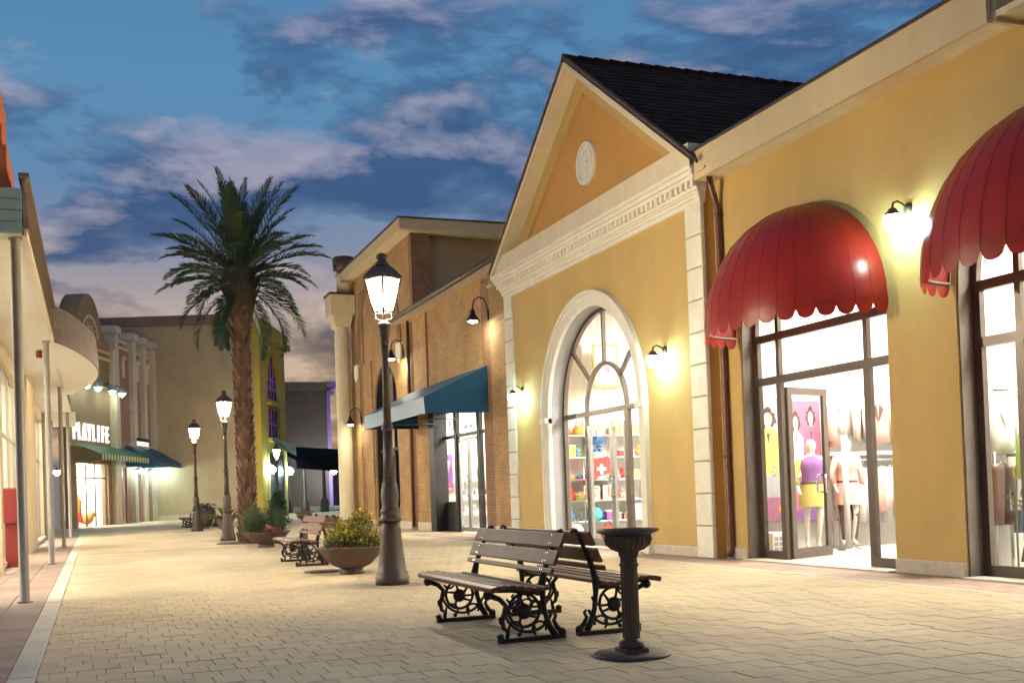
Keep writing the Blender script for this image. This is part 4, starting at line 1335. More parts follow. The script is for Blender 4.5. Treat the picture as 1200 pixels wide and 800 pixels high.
# ------------------------------------------------------------------ street lamps
def street_lamp():
    t = thing('street_lamp', 'nearest street lamp, tall dark iron post with a four sided glowing lantern', 'street lamp', (0, 0, 0), 0, 'iron street lamps along the street', local=True)
    part('base', MB().lathe([(.215, 0), (.215, .10), (.20, .11), (.205, .15), (.185, .17), (.165, .30), (.145, .50), (.125, .70), (.118, .80)], n=24), 'lampiron', t)
    part('collar', MB().lathe([(.135, .80), (.145, .82), (.145, .845), (.12, .86), (.12, .90), (.13, .91), (.13, .935), (.115, .95), (.10, 1.0), (.112, 1.08), (.115, 1.14), (.10, 1.24), (.075, 1.34)], n=24), 'lampiron', t)
    part('post', MB().lathe([(.075, 1.34), (.066, 1.6), (.06, 1.95)], n=16).lathe([(.05, 2.04), (.045, 2.9), (.044, 3.05)], n=16), 'lampiron', t)
    part('ring', MB().lathe([(.06, 1.95), (.078, 1.965), (.078, 1.99), (.066, 2.0), (.07, 2.03), (.05, 2.05)], n=18), 'lampiron', t)
    part('capital', MB().lathe([(.045, 3.05), (.06, 3.08), (.058, 3.11), (.066, 3.16), (.085, 3.28), (.088, 3.32), (.05, 3.345), (.03, 3.37)], n=18), 'lampiron', t)
    zb, zt, rb, rt = 3.47, 3.90, .12, .23
    cr = [(cos(a), sin(a)) for a in (0, pi / 2, pi, 3 * pi / 2)]
    fr = MB()
    for (c, s) in cr:
        fr.tube([(rb * c, rb * s, zb), (rt * c, rt * s, zt)], .014, 6)
        fr.tube([(.02 * c, .02 * s, 3.36), (.10 * c, .10 * s, 3.38), (.11 * c, .11 * s, 3.43), (rb * .85 * c, rb * .85 * s, zb)], .011, 6)
    for k in range(4):
        (c0, s0), (c1, s1) = cr[k], cr[(k + 1) % 4]
        fr.tube([(rb * c0, rb * s0, zb), (rb * c1, rb * s1, zb)], .013, 6)
        fr.tube([(rt * c0, rt * s0, zt), (rt * c1, rt * s1, zt)], .018, 6)
    part('lantern_frame', fr, 'lampiron', t)
    for k in range(4):
        (c0, s0), (c1, s1) = cr[k], cr[(k + 1) % 4]
        q, w = .97, .97
        part('lantern_pane', MB().quad((rb * q * c0, rb * q * s0, zb), (rb * q * c1, rb * q * s1, zb), (rt * w * c1, rt * w * s1, zt), (rt * w * c0, rt * w * s0, zt)), 'lantern', t)
    part('bulb', MB().lathe([(.02, -.10), (.03, -.05), (.05, 0), (.045, .05), (.015, .075)], (0, 0, 3.64), 12), 'lbulb', t)
    part('lantern_roof', MB().lathe([(rt + .02, zt + .01), (rt + .02, zt + .03), (.21, zt + .07), (.14, zt + .14), (.08, zt + .18)], n=4, smooth=False), 'lampiron', t)
    part('finial', MB().lathe([(.10, zt + .17), (.085, zt + .20), (.05, zt + .225), (.07, zt + .26), (.072, zt + .29), (.05, zt + .315), (.01, zt + .33)], n=16), 'lampiron', t)
    return t


lamp0 = street_lamp()
lamp0.location = (3.51, 13.46, 0)
lamp0.rotation_euler = (0, 0, radians(-14))
dup(lamp0, (3.47, 31.34, 0), label='second street lamp, standing just left of the palm trunk')
dup(lamp0, (3.58, 42.5, 0), label='third street lamp, in front of the blank tan wall')
dup(lamp0, (9.75, 62.5, 0), label='farthest street lamp, small in front of the dark canopy and yellow wall')


# ------------------------------------------------------------------ benches
def arc(cx, cz, r, a0, a1, n=14, y=0.0, ry=None):
    return [(cx + r * cos(a0 + (a1 - a0) * k / n), y, cz + (ry or r) * sin(a0 + (a1 - a0) * k / n)) for k in range(n + 1)]


def iron_end():
    """ornamental cast iron bench end in the x-z plane, front at -x"""
    mb = MB()
    mb.box(-.27, -.028, .0, .27, .028, .035)
    mb.tube([(-.27, 0, .035), (-.24, 0, .05)], .028, 8); mb.ball((.25, 0, .05), .034, 8, 6); mb.ball((-.25, 0, .045), .028, 8, 6)
    # rear upright, from the foot through the seat to the top of the back
    mb.tube([(.19, 0, .03), (.15, 0, .10), (.115, 0, .2), (.10, 0, .32), (.095, 0, .42), (.12, 0, .52), (.17, 0, .64), (.235, 0, .785)], [.028, .026, .021, .022, .034, .026, .02, .016], 8)
    mb.tube([(.25, 0, .05), (.21, 0, .09), (.185, 0, .14), (.205, 0, .18), (.185, 0, .195)], [.022, .02, .016, .012, .012], 7)
    # seat bearer
    mb.tube([(-.35, 0, .385), (-.29, 0, .40), (-.15, 0, .395), (-.02, 0, .372), (.06, 0, .37), (.10, 0, .40)], [.02, .02, .022, .022, .022, .02], 8)
    mb.ball((-.345, 0, .365), .038, 10, 6)
    # front leg: S curve
    mb.tube([(-.32, 0, .36), (-.25, 0, .33), (-.205, 0, .28), (-.215, 0, .22), (-.235, 0, .17), (-.225, 0, .11), (-.19, 0, .085), (-.20, 0, .035)], [.022, .02, .02, .022, .02, .018, .018, .018], 8)
    mb.tube([(-.235, 0, .20), (-.255, 0, .185), (-.25, 0, .15), (-.22, 0, .135)], .010, 6)
    # ring with rosette and sweeping arcs
    mb.tube(arc(-.055, .235, .125, 0, 2 * pi, 22), .013, 7)
    mb.lathe([(.005, -.022), (.03, -.022), (.055, -.014), (.06, 0), (.055, .014), (.03, .022), (.005, .022)], (0, 0, 0), 12)
    o = len(mb.v) - 7 * 12
    mb.v[o:] = [(-.055 + x, z, .225 + y) for (x, y, z) in mb.v[o:]]
    for a in (.15 * pi, .85 * pi, 1.3 * pi, 1.75 * pi):
        mb.tube([(-.055 + .05 * cos(a), 0, .23 + .05 * sin(a)), (-.055 + .12 * cos(a + .25), 0, .235 + .12 * sin(a + .25))], [.014, .009], 6)
    mb.tube(arc(-.02, .27, .20, -.95 * pi, -.12 * pi, 16), .012, 7)
    mb.tube(arc(.03, .33, .11, -1.05 * pi, -.1 * pi, 12), .011, 7)
    mb.tube(arc(-.13, .10, .055, -.3 * pi, 1.1 * pi, 10), .010, 6)
    mb.tube(arc(.065, .09, .055, -.1 * pi, 1.3 * pi, 10), .010, 6)
    mb.tube(arc(-.145, .345, .05, -.9 * pi, .2 * pi, 10), .010, 6)
    for (x, z) in ((.075, .235), (-.165, .30), (.02, .10), (-.10, .055), (.115, .135)):
        mb.ball((x, 0, z), .019, 7, 5)
    # scroll on top of the back
    mb.tube([(.235, 0, .785), (.252, 0, .815), (.275, 0, .825), (.285, 0, .81), (.272, 0, .797)], [.016, .016, .014, .012, .010], 7)
    return mb


def bench():
    t = thing('park_bench', '', 'bench', (0, 0, 0), 0, '', local=True)
    me = iron_end().mesh('cast_iron_end', M['iron'])
    for y in (-.78, .78):
        link('cast_iron_end', me, t, (0, y, 0))
    HL = .985
    def slat(cx, cz, w, th, ang, l=HL - .02):
        """slat along y: width w in the direction ang (x-z plane), thickness th"""
        mb = MB()
        u = Vector((cos(ang), 0, sin(ang))); n = Vector((-sin(ang), 0, cos(ang)))
        c = Vector((cx, 0, cz))
        h, k, e = w / 2, th / 2, .005
        prof = [(-h, -k + e), (-h + e, -k), (h - e, -k), (h, -k + e), (h, k - e), (h - e, k), (-h + e, k), (-h, k - e)]
        mb.prism([c + u * a + n * b + Vector((0, -l, 0)) for a, b in prof], (0, 2 * l, 0))
        return part('slat', mb, 'wood', t)
    slat(-.35, .418, .06, .038, .25)
    for k in range(6):
        x = -.283 + k * .068
        z = .43 - .010 * max(0, k - 1) if k < 5 else .405
        slat(x, z, .045, .03, -.08 if k > 1 else .1)
    lean = radians(67)
    for (q, w) in ((.0, .040), (.105, .115), (.245, .115)):
        cx, cz = .125 + q * cos(lean), .52 + q * sin(lean)
        n = Vector((-sin(lean), 0, cos(lean)))
        s = slat(cx + n.x * .018, cz + n.z * .018, w, .026, lean)
        bolts = MB()
        for y in (-.80, -.76, .76, .80):
            for off in ((0,) if w < .06 else (-.032, .032)):
                p = Vector((cx, y, cz)) + Vector((cos(lean), 0, sin(lean))) * off + n * .031
                bolts.tube([p, p + n * .006], [.0105, .008], 7)
        part('bolt', bolts, 'bolt', s)
    return t


b0 = bench()
def place_bench(x, y, rz, label, group, first=[True]):
    o = b0 if first[0] else copy_tree(b0)
    first[0] = False
    o.location = (x, y, 0); o.rotation_euler = (0, 0, rz)
    o['label'] = label; o['group'] = group


G1, G2, G3 = 'pair of benches back to back in the foreground', 'pair of benches back to back beyond the planter', 'far benches by the third lamp'
place_bench(3.06, 8.42, 0, 'foreground slatted bench with its seat facing left, nearest the camera', G1)
place_bench(3.72, 8.45, pi, 'foreground slatted bench facing the shops, partly behind the pedestal ashtray', G1)
place_bench(3.35, 18.85, 0, 'slatted bench with iron scroll ends just left of the yellow flowering bowl', G2)
place_bench(4.0, 18.85, pi, 'slatted bench hidden mostly behind the yellow flowering bowl', G2)
place_bench(3.85, 49.5, 0, 'distant bench sticking out left of the third street lamp', G3)
place_bench(5.0, 49.5, pi, 'distant bench sticking out right of the third street lamp', G3)


def pedestal(x, y, label, s=1.0):
    t = thing('pedestal_ashtray', label, 'ashtray', (0, 0, 0), 0, 'fluted iron pedestal ashtrays', local=True)
    part('foot_plate', MB().lathe([(.255, 0), (.26, .005), (.26, .018), (.25, .024), (.05, .028)], n=32), 'lampiron', t)
    part('base_block', MB().cbox(-.085, -.085, .024, .085, .085, .06, .008, 'z+').lathe([(.095, .058), (.085, .075), (.09, .09), (.066, .11), (.062, .12)], n=18), 'lampiron', t)
    part('shaft', MB().lathe([(.060, .12), (.058, .60), (.066, .605), (.066, .62), (.058, .625), (.056, .66)], n=32, rib=-.09, smooth=False), 'lampiron', t)
    part('bowl', MB().lathe([(.06, .66), (.066, .68), (.07, .70), (.11, .715), (.150, .745), (.166, .785), (.160, .81)], n=48, rib=-.07, smooth=False), 'lampiron', t)
    part('rim', MB().lathe([(.158, .81), (.165, .818), (.182, .825), (.212, .838), (.215, .848), (.205, .855), (.19, .848), (.17, .835)], n=36), 'lampiron', t)
    part('sand', MB().lathe([(.169, .834), (.02, .838)], n=24), 'soil', t)
    t.location = (x, y, 0)
    return t


pd = pedestal(3.36, 6.58, 'fluted iron pedestal ashtray in front of the foreground benches')
dup(pd, (3.95, 22.0, 0), label='distant pedestal ashtray between the conifer planter and a bench')


# ------------------------------------------------------------------ planters and shrubs
def leaves(mb, blobs, n, size, seed, up=.3, narrow=.45):
    rd = random.Random(seed)
    for _ in range(n):
        c, r, sz = rd.choice(blobs)
        while True:
            d = Vector((rd.uniform(-1, 1), rd.uniform(-1, 1), rd.uniform(-1, 1)))
            if .05 < d.length < 1: break
        d = d.normalized() * (rd.random() ** .45)
        lump = 1 + .16 * sin(7 * d.x + seed) * cos(6 * d.y) + .1 * sin(11 * d.z)
        p = Vector(c) + Vector((d.x * r * lump, d.y * r * lump, d.z * r * sz * lump))
        dr = (d.normalized() + Vector((rd.uniform(-.7, .7), rd.uniform(-.7, .7), up + rd.uniform(-.4, .6)))).normalized()
        sd = dr.cross(Vector((rd.uniform(-1, 1), rd.uniform(-1, 1), rd.uniform(-1, 1)))).normalized()
        L = size * rd.uniform(.6, 1.3); w = L * narrow
        nn = dr.cross(sd) * (w * .25)
        mb.add([p, p + dr * L * .5 + sd * w * .5 + nn, p + dr * L, p + dr * L * .5 - sd * w * .5 + nn], [(0, 1, 2, 3)])
    return mb


def bowl(x, y, r, h, label, group='low round bowl planters'):
    t = thing('bowl_planter', label, 'planter', (x, y, 0), 0, group, local=True)
    k = r
    part('foot', MB().lathe([(.36 * k, 0), (.37 * k, .02), (.32 * k, .05), (.34 * k, .09)], n=28), 'terra', t)
    part('bowl', MB().lathe([(.34 * k, .085), (.55 * k, h * .32), (.78 * k, h * .60), (.93 * k, h * .88), (.95 * k, h * .93), (1.0 * k, h * .95), (1.01 * k, h), (.93 * k, h), (.90 * k, h * .9)], n=36), 'terra', t)
    part('soil', MB().lathe([(.90 * k, h * .9), (.4 * k, h * .93), (.02, h * .95)], n=24), 'soil', t)
    return t


def planters():
    bowl(3.50, 15.75, .50, .40, 'dark bowl planter beside the nearest street lamp, full of yellow green leaves')
    s = thing('flowering_shrub', 'yellow green shrub with small flowers filling the bowl by the nearest lamp', 'shrub', (3.50, 15.75, .34), 0, local=True)
    bl = [((-.22, -.05, .12), .22, .8), ((.05, -.1, .18), .26, .8), ((.25, .0, .16), .24, .9), ((0, .15, .2), .28, .9), ((.16, .05, .38), .16, 1.1), ((-.1, .05, .26), .2, .9)]
    part('foliage', leaves(MB(), bl, 2600, .058, 3), 'leafy', s)
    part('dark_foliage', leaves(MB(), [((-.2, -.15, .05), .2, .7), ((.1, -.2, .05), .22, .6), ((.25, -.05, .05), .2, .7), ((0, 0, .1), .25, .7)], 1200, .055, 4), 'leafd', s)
    part('stem', MB().tube([(0, 0, 0), (.03, 0, .2), (.1, .03, .4)], .012, 5).tube([(0, 0, 0), (-.15, 0, .2)], .01, 5), 'bark', s)
    part('yellow_flower', leaves(MB(), [((.12, -.27, .08), .12, .7), ((.18, .05, .5), .14, .8), ((-.05, -.2, .25), .18, .6), ((.3, -.1, .15), .12, .8)], 120, .045, 5, .2, .8), 'flowy', s)
    part('red_flower', leaves(MB(), [((-.08, -.3, .05), .08, .6), ((-.25, -.2, .05), .06, .6)], 60, .04, 6, .2, .8), 'flowr', s)
    bowl(3.74, 25.9, .56, .37, 'dark bowl planter with two clipped conifers near the palm trunk')
    s = thing('round_conifer', 'light green rounded conifer in the bowl planter by the palm', 'shrub', (3.50, 25.9, .32), 0, local=True)
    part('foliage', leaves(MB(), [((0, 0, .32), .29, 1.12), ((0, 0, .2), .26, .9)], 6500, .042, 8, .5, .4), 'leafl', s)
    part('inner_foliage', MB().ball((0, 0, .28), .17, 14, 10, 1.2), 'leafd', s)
    part('stem', MB().tube([(0, 0, 0), (0, 0, .5)], [.03, .015], 6), 'bark', s)
    s = thing('pointed_conifer', 'dark green pointed conifer in the bowl planter by the palm', 'shrub', (4.02, 25.9, .32), 0, local=True)
    part('foliage', leaves(MB(), [((0, 0, .22), .30, .9), ((0, 0, .45), .26, 1.0), ((0, 0, .68), .19, 1.1), ((.02, 0, .86), .09, 1.3)], 7500, .044, 9, .7, .4), 'leafd', s)
    part('inner_foliage', MB().lathe([(.05, 0), (.17, .1), (.18, .35), (.11, .6), (.03, .8)], n=12), 'leafd', s)
    part('stem', MB().tube([(0, 0, 0), (0, 0, .8)], [.03, .012], 6), 'bark', s)
    s = thing('red_flowers', 'red flowers at the rim of the conifer planter', 'flowers', (3.78, 25.5, .33), 0, local=True)
    part('petals', leaves(MB(), [((0, 0, .06), .13, .7), ((.14, .03, .05), .1, .6)], 150, .05, 10, .3, .8), 'flowr', s, kind='stuff')
    part('leaves', leaves(MB(), [((0, 0, .02), .13, .5), ((.14, .03, .02), .1, .5)], 140, .06, 11), 'leafd', s)
    # far planters by the third lamp
    bowl(4.25, 46.3, .42, .72, 'tall dark planter with purple flowers behind the third street lamp', 'far planters')
    s = thing('purple_flowers', 'purple flowers in the tall planter behind the third lamp', 'flowers', (4.25, 46.3, .66), 0, local=True)
    part('petals', leaves(MB(), [((.18, 0, .2), .24, .7), ((-.1, 0, .12), .25, .6)], 180, .08, 12, .3, .7), 'flowp', s, kind='stuff')
    part('leaves', leaves(MB(), [((-.1, 0, .15), .38, .5)], 400, .1, 13), 'leafd', s)
    bowl(4.08, 37.5, .30, .5, 'small dark planter with spiky leaves behind the second street lamp', 'far planters')
    s = thing('spiky_plant', 'spiky green plant behind the second street lamp', 'plant', (4.06, 37.5, .46), 0, local=True)
    mb = MB()
    rd = random.Random(4)
    for k in range(60):
        a, e, L = rd.uniform(0, 2 * pi), rd.uniform(.2, 1.3), rd.uniform(.4, .75)
        d = Vector((cos(a) * cos(e), sin(a) * cos(e), sin(e))); sd = Vector((-sin(a), cos(a), 0)) * .025
        mb.add([sd * .6, d * L * .6 + sd, d * L + Vector((0, 0, -.15 * L)), d * L * .6 - sd, -sd * .6], [(0, 1, 2, 3, 4)])
    part('leaves', mb, 'leafl', s)
    p = thing('round_plate', 'thin dark round plate lying on the paving beside the yellow flowering bowl', 'plate', (3.23, 16.45, 0), 0, local=True)
    part('disc', MB().lathe([(.30, 0), (.305, .006), (.30, .018), (.02, .022)], n=28), 'lampiron', p)


planters()


# ------------------------------------------------------------------ palm
def palm():
    t = thing('palm_tree', 'tall date palm with rough brown trunk and a dense crown of feathery fronds', 'palm tree', (3.72, 29.05, 0), 0, local=True)
    H = 6.55
    def axis(z):
        return Vector((.02 * sin(z), .03 * sin(z * .8), z))
    def rad(z):
        return .225 + .05 * math.exp(-z * 2.5) + (.05 * max(0, z - 5.5))
    core = MB()
    core.tube([axis(z) for z in [H * k / 30 for k in range(31)]], [rad(H * k / 30) - .03 for k in range(31)], 16)
    part('trunk', core, 'bark', t)
    sc = MB()
    rd = random.Random(2)
    rows, n = 44, 9
    for i in range(rows):
        z = .05 + i * (H - .1) / rows
        for k in range(n):
            a = 2 * pi * (k + .5 * (i % 2)) / n + rd.uniform(-.05, .05)
            r = rad(z); c = axis(z)
            w = pi * r / n * 1.0
            hh = (H / rows) * rd.uniform(1.3, 1.9)
            out = rd.uniform(.03, .075) + (.05 if z > 5.2 else 0) * rd.random()
            rdv = Vector((cos(a), sin(a), 0)); tv = Vector((-sin(a), cos(a), 0))
            P0 = c + rdv * (r - .04)
            v = [P0 - tv * w + Vector((0, 0, -.02)), P0 + tv * w + Vector((0, 0, -.02)), P0 + rdv * (out + .02) + tv * w * .6 + Vector((0, 0, hh)), P0 + rdv * (out + .02) - tv * w * .6 + Vector((0, 0, hh)), P0 + Vector((0, 0, hh * .8))]
            sc.add(v, [(0, 1, 2, 3), (3, 2, 4), (1, 4, 2), (0, 3, 4)])
    part('leaf_scars', sc, 'bark', t, kind='stuff')
    part('crown_heart', MB().lathe([(.28, 5.9), (.38, 6.3), (.44, 6.8), (.38, 7.3), (.2, 7.6)], (0, 0, 0), 14), 'heart', t)
    # frond meshes: feathered leaves in a few curvatures
    def frond(L, droop, seed, el):
        rd = random.Random(seed)
        mb = MB()
        pts = []
        n = 22
        p = Vector((0, 0, 0)); a = el
        for k in range(n + 1):
            pts.append(p.copy())
            a -= droop / n * (0.35 + 1.5 * k / n)
            p = p + Vector((cos(a), 0, sin(a))) * (L / n)
        mb.tube(pts, [.022 * (1 - .85 * k / n) + .003 for k in range(n + 1)], 4)
        m_ = 58
        for j in range(m_):
            u = .14 + .86 * j / (m_ - 1)
            f = u * n; i = min(int(f), n - 1); q = pts[i].lerp(pts[i + 1], f - i)
            tg = (pts[i + 1] - pts[i]).normalized()
            upv = Vector((-tg.z, 0, tg.x))
            for s in (-1, 1):
                ll = (.44 * sin(pi * (.16 + .80 * u)) ** .7) * rd.uniform(.8, 1.15) * (L / 2.6) ** .5
                fw = .55 + .35 * u
                d = (Vector((0, s, 0)) * (1 - fw * .55) + tg * fw + upv * rd.uniform(.05, .45)).normalized()
                d2 = (d + Vector((0, 0, -.22 - .2 * rd.random()))).normalized()
                w = .012
                wv = d.cross(upv).normalized() * w if d.cross(upv).length > .01 else Vector((w, 0, 0))
                a0, a1, a2 = q, q + d * ll * .55, q + d * ll * .55 + d2 * ll * .45
                mb.add([a0 - wv * .5, a0 + wv * .5, a1 + wv, a2, a1 - wv], [(0, 1, 2, 3, 4)])
        return mb.mesh('frond', M['frond'])
    tiers = [  # count, elevation, droop, length, height
        (6, 86, .25, 2.6, 7.3), (9, 74, .4, 2.65, 7.25), (9, 58, .6, 2.6, 7.2), (10, 43, .8, 2.4, 7.1), (9, 26, .9, 2.4, 7.0), (8, 8, .9, 2.35, 6.9),
        (5, -8, 1.1, 2.3, 6.75), (4, -28, 1.2, 2.2, 6.65), (3, -48, .8, 1.7, 6.55)]
    ra = random.Random(11)
    for ti, (cnt, el, dr, L, z) in enumerate(tiers):
        ms = [frond(L * .90 * ra.uniform(.94, 1.06), dr * ra.uniform(.75, 1.25), 50 + ti * 3 + q, radians(el + ra.uniform(-4, 4))) for q in range(3)]
        for k in range(cnt):
            a = 2 * pi * (k + .37 * ti) / cnt + ra.uniform(-.16, .16)
            o = link('frond', ms[k % 3], t, (.22 * cos(a) * (1 if el < 60 else .4), .22 * sin(a) * (1 if el < 60 else .4), z))
            sc_ = ra.uniform(.88, 1.08)
            o.rotation_euler = (ra.uniform(-.15, .15), ra.uniform(-.12, .12), a)
            o.scale = (sc_, sc_, sc_)
    st = MB()
    for k in range(26):
        a = ra.uniform(0, 2 * pi)
        e = ra.uniform(-.2, .9)
        st.tube([(.3 * cos(a), .3 * sin(a), 6.2 + ra.uniform(0, .5)), (.55 * cos(a), .55 * sin(a), 6.5 + .3 * e + ra.uniform(0, .5))], [.035, .02], 4)
    part('frond_stubs', st, 'heart', t)
    g = thing('tree_pit', 'dark round soil pit with a low rim around the palm foot', 'tree pit', (3.72, 29.05, 0), 0, local=True)
    part('rim', MB().lathe([(.80, -.01), (.80, .025), (.74, .03), (.72, .004)], n=26), 'terra', g)
    part('soil', MB().lathe([(.73, .012), (.02, .02)], n=20), 'soil', g)


palm()


# ------------------------------------------------------------------ what stands in the lit shops
def garment(name, label, x, y, z, col, kind='jacket', yaw=0.0, group='clothes hanging in the red awning shop', cat='garment', w=1.0, h=1.0):
    """hanging garment with hanger; z is the shoulder height; the flat side faces local -x"""
    t = thing(name, label, cat, (x, y, z), yaw, group, local=True)
    def loft(rows, mt, nm):
        # rows: (z, half width along y, half depth along x, y offset)
        mb = MB(); vs = []; n = 16
        for (zz, hw, hd, yo) in rows:
            for k in range(n):
                a = 2 * pi * k / n
                fold = 1 + .10 * sin(5 * a + zz * 3)
                vs.append((hd * sin(a) * fold, yo + hw * cos(a), zz))
        fs = [(i * n + k, i * n + (k + 1) % n, (i + 1) * n + (k + 1) % n, (i + 1) * n + k) for i in range(len(rows) - 1) for k in range(n)]
        mb.add(vs, fs, True)
        o = len(mb.v) - len(vs)
        mb.f.append(tuple(o + k for k in range(n))); mb.sm.append(False)
        mb.f.append(tuple(o + (len(rows) - 1) * n + k for k in range(n))); mb.sm.append(False)
        part(nm, mb, mt, t)
    c = M['cloth_' + col] if 'cloth_' + col in M else M[col]
    if kind in ('jacket', 'shirt', 'coat', 'dress'):
        ln = {'jacket': .66, 'shirt': .62, 'coat': 1.0, 'dress': .9}[kind] * h
        fl = {'jacket': 1.0, 'shirt': .95, 'coat': 1.15, 'dress': 1.35}[kind]
        loft([(-ln, .20 * w * fl, .07, 0), (-ln * .6, .185 * w, .075, 0), (-.25, .20 * w, .08, 0), (-.08, .215 * w, .07, 0), (-.02, .13 * w, .05, 0), (.02, .06 * w, .04, 0)], c, 'body')
        if kind != 'dress':
            for s in (-1, 1):
                loft([(-.58 * h, .045, .05, s * .25 * w), (-.3, .055, .055, s * .235 * w), (-.1, .06, .06, s * .205 * w), (-.035, .05, .045, s * .17 * w)], c, 'sleeve')
            part('lapel', MB().add([(-.085, -.02, -.02), (-.095, -.09, -.12), (-.09, 0, -.34), (-.095, .09, -.12), (-.085, .02, -.02)], [(0, 1, 2), (4, 2, 3)]), 'brownc' if col in ('pinkc', 'pale') else 'whitec', t)
    else:
        for s in (-1, 1):
            loft([(-.95 * h, .085, .06, s * .10), (-.5 * h, .095, .07, s * .09), (-.05, .085, .075, s * .075), (0, .08, .06, s * .07)], c, 'trouser_leg')
    part('hanger', MB().tube([(0, -.19, -.05), (0, 0, .04), (0, .19, -.05)], .008, 4).tube([(0, 0, .04), (0, 0, .09), (.02, 0, .11), (.02, 0, .13)], .005, 4), 'steel', t)
    return t


def rail(x0, y0, x1, y1, z, label, cat='clothes rail'):
    t = thing('clothes_rail', label, cat, ((x0 + x1) / 2, (y0 + y1) / 2, 0))
    part('bar', MB().tube([(x0, y0, z), (x1, y1, z)], .016, 7), 'steel', t)
    for (x, y) in ((x0, y0), (x1, y1)):
        part('upright', MB().tube([(x, y, .03), (x, y, z + .02)], .018, 7), 'steel', t)
        part('foot', MB().box(x - .18, y - .03, .016, x + .18, y + .03, .04), 'steel', t)


def mannequin(x, y, yaw, label, top, skirt, legs='mannequin', hair=None):
    t = thing('mannequin', label, 'mannequin', (x, y, .06), yaw, 'mannequins in the red awning shop', local=True)
    J = dict(pel=(0, 0, .93), wst=(0, 0, 1.08), ch=(0, 0, 1.28), nk=(0, 0, 1.45), hd=(-.02, 0, 1.60), ht=(-.02, 0, 1.70),
             hL=(0, .09, .90), kL=(-.02, .10, .50), aL=(.02, .10, .09), tL=(-.10, .11, .03),
             hR=(0, -.09, .90), kR=(-.10, -.08, .52), aR=(-.02, -.06, .09), tR=(-.14, -.06, .03),
             sL=(0, .18, 1.40), eL=(.03, .25, 1.13), wL=(-.10, .24, .92), gL=(-.15, .23, .84),
             sR=(0, -.18, 1.40), eR=(.05, -.26, 1.14), wR=(-.04, -.20, .93), gR=(-.08, -.17, .86))
    R = dict(pel=.15, wst=.105, ch=.135, nk=.05, hd=.095, ht=.07, hL=.095, kL=.055, aL=.036, tL=.03, hR=.095, kR=.055, aR=.036, tR=.03,
             sL=.055, eL=.038, wL=.026, gL=.03, sR=.055, eR=.038, wR=.026, gR=.03)
    E = 'pel-wst wst-ch ch-nk nk-hd hd-ht pel-hL hL-kL kL-aL aL-tL pel-hR hR-kR kR-aR aR-tR ch-sL sL-eL eL-wL wL-gL ch-sR sR-eR eR-wR wR-gR'.split()
    ks = list(J)
    me = bpy.data.meshes.new('body')
    me.from_pydata([J[k] for k in ks], [tuple(ks.index(q) for q in e.split('-')) for e in E], [])
    o = bpy.data.objects.new('tmp', me); COL.objects.link(o)
    o.modifiers.new('s', 'SKIN').use_smooth_shade = True
    sv = me.skin_vertices[0].data
    for i, k in enumerate(ks):
        rx = R[k]
        sv[i].radius = (rx, rx)
    sv[0].use_root = True
    o.modifiers.new('u', 'SUBSURF').levels = 1
    dg = bpy.context.evaluated_depsgraph_get()
    me2 = bpy.data.meshes.new_from_object(o.evaluated_get(dg))
    bpy.data.objects.remove(o)
    me2.materials.clear(); me2.materials.append(M['mannequin'])
    link('body', me2, t)
    def shell(rows, mt, nm):
        mb = MB(); n = 20; vs = []
        for (zz, hx, hy, xo) in rows:
            for k in range(n):
                a = 2 * pi * k / n
                vs.append((xo + hx * cos(a) * (1 + .04 * sin(6 * a)), hy * sin(a), zz))
        mb.add(vs, [(i * n + k, i * n + (k + 1) % n, (i + 1) * n + (k + 1) % n, (i + 1) * n + k) for i in range(len(rows) - 1) for k in range(n)], True)
        part(nm, mb, mt, t)
    shell([(1.00, .135, .165, 0), (1.10, .122, .145, 0), (1.20, .135, .16, -.01), (1.29, .155, .178, -.015), (1.37, .115, .185, 0), (1.42, .075, .13, 0), (1.45, .055, .06, 0)], top, 'top')
    shell([(.66, .19, .215, 0), (.80, .175, .20, 0), (.92, .165, .188, 0), (1.0, .14, .168, 0), (1.05, .128, .152, 0)], skirt, 'skirt')
    shell([(1.005, .146, .174, 0), (1.04, .14, .166, 0)], 'brownc', 'belt')
    for s in (-1, 1):
        part('sleeve', MB().tube([(0, s * .16, 1.40), (.03, s * .25, 1.14), (-.05, s * .235, .98)], [.062, .048, .042], 9), 'yellow' if top == 'purplec' else top, t)
    if legs != 'mannequin':
        for s, sx in ((1, 0), (-1, -.06)):
            part('stocking', MB().tube([(0, s * .09, .80), (-.02 + sx, s * .09, .50), (.01 + sx * .3, s * .08, .10)], [.10, .066, .048], 9), legs, t)
    if hair:
        part('hair', MB().ball((0, 0, 1.66), .13, 10, 7, 1.1), hair, t)
    part('stand', MB().lathe([(.2, -.045), (.2, -.03), (.02, -.02)], n=18), 'steel', t)


def poster(y, x0, x1, z0, z1, label, base, shapes):
    """flat print on a thin board hung on the side wall, facing -y; shapes in 0..1 board coordinates"""
    t = thing('poster', label, 'poster', ((x0 + x1) / 2, y, z0))
    part('board', MB().box(x0, y, z0, x1, y + .02, z1), base, t)
    for i, sh in enumerate(shapes):
        if sh[1] == 'e':
            _, _, u, v, ru, rv = sh
            pts = [(u + ru * cos(2 * pi * k / 20), v + rv * sin(2 * pi * k / 20)) for k in range(20)]
        elif sh[1] == 'h':       # a head of loose hair
            _, _, u, v, ru, rv = sh
            pts = [(u + ru * (1 + .22 * sin(3.7 * k)) * cos(2 * pi * k / 22), v + rv * (1 + .18 * cos(5.1 * k)) * sin(2 * pi * k / 22) - .2 * rv) for k in range(22)]
        else:
            pts = sh[1]
        yy = y - .001 - .0005 * i
        part('print', MB().add([(x0 + (x1 - x0) * u, yy, z0 + (z1 - z0) * v) for u, v in pts], [tuple(range(len(pts)))]), sh[0], t)


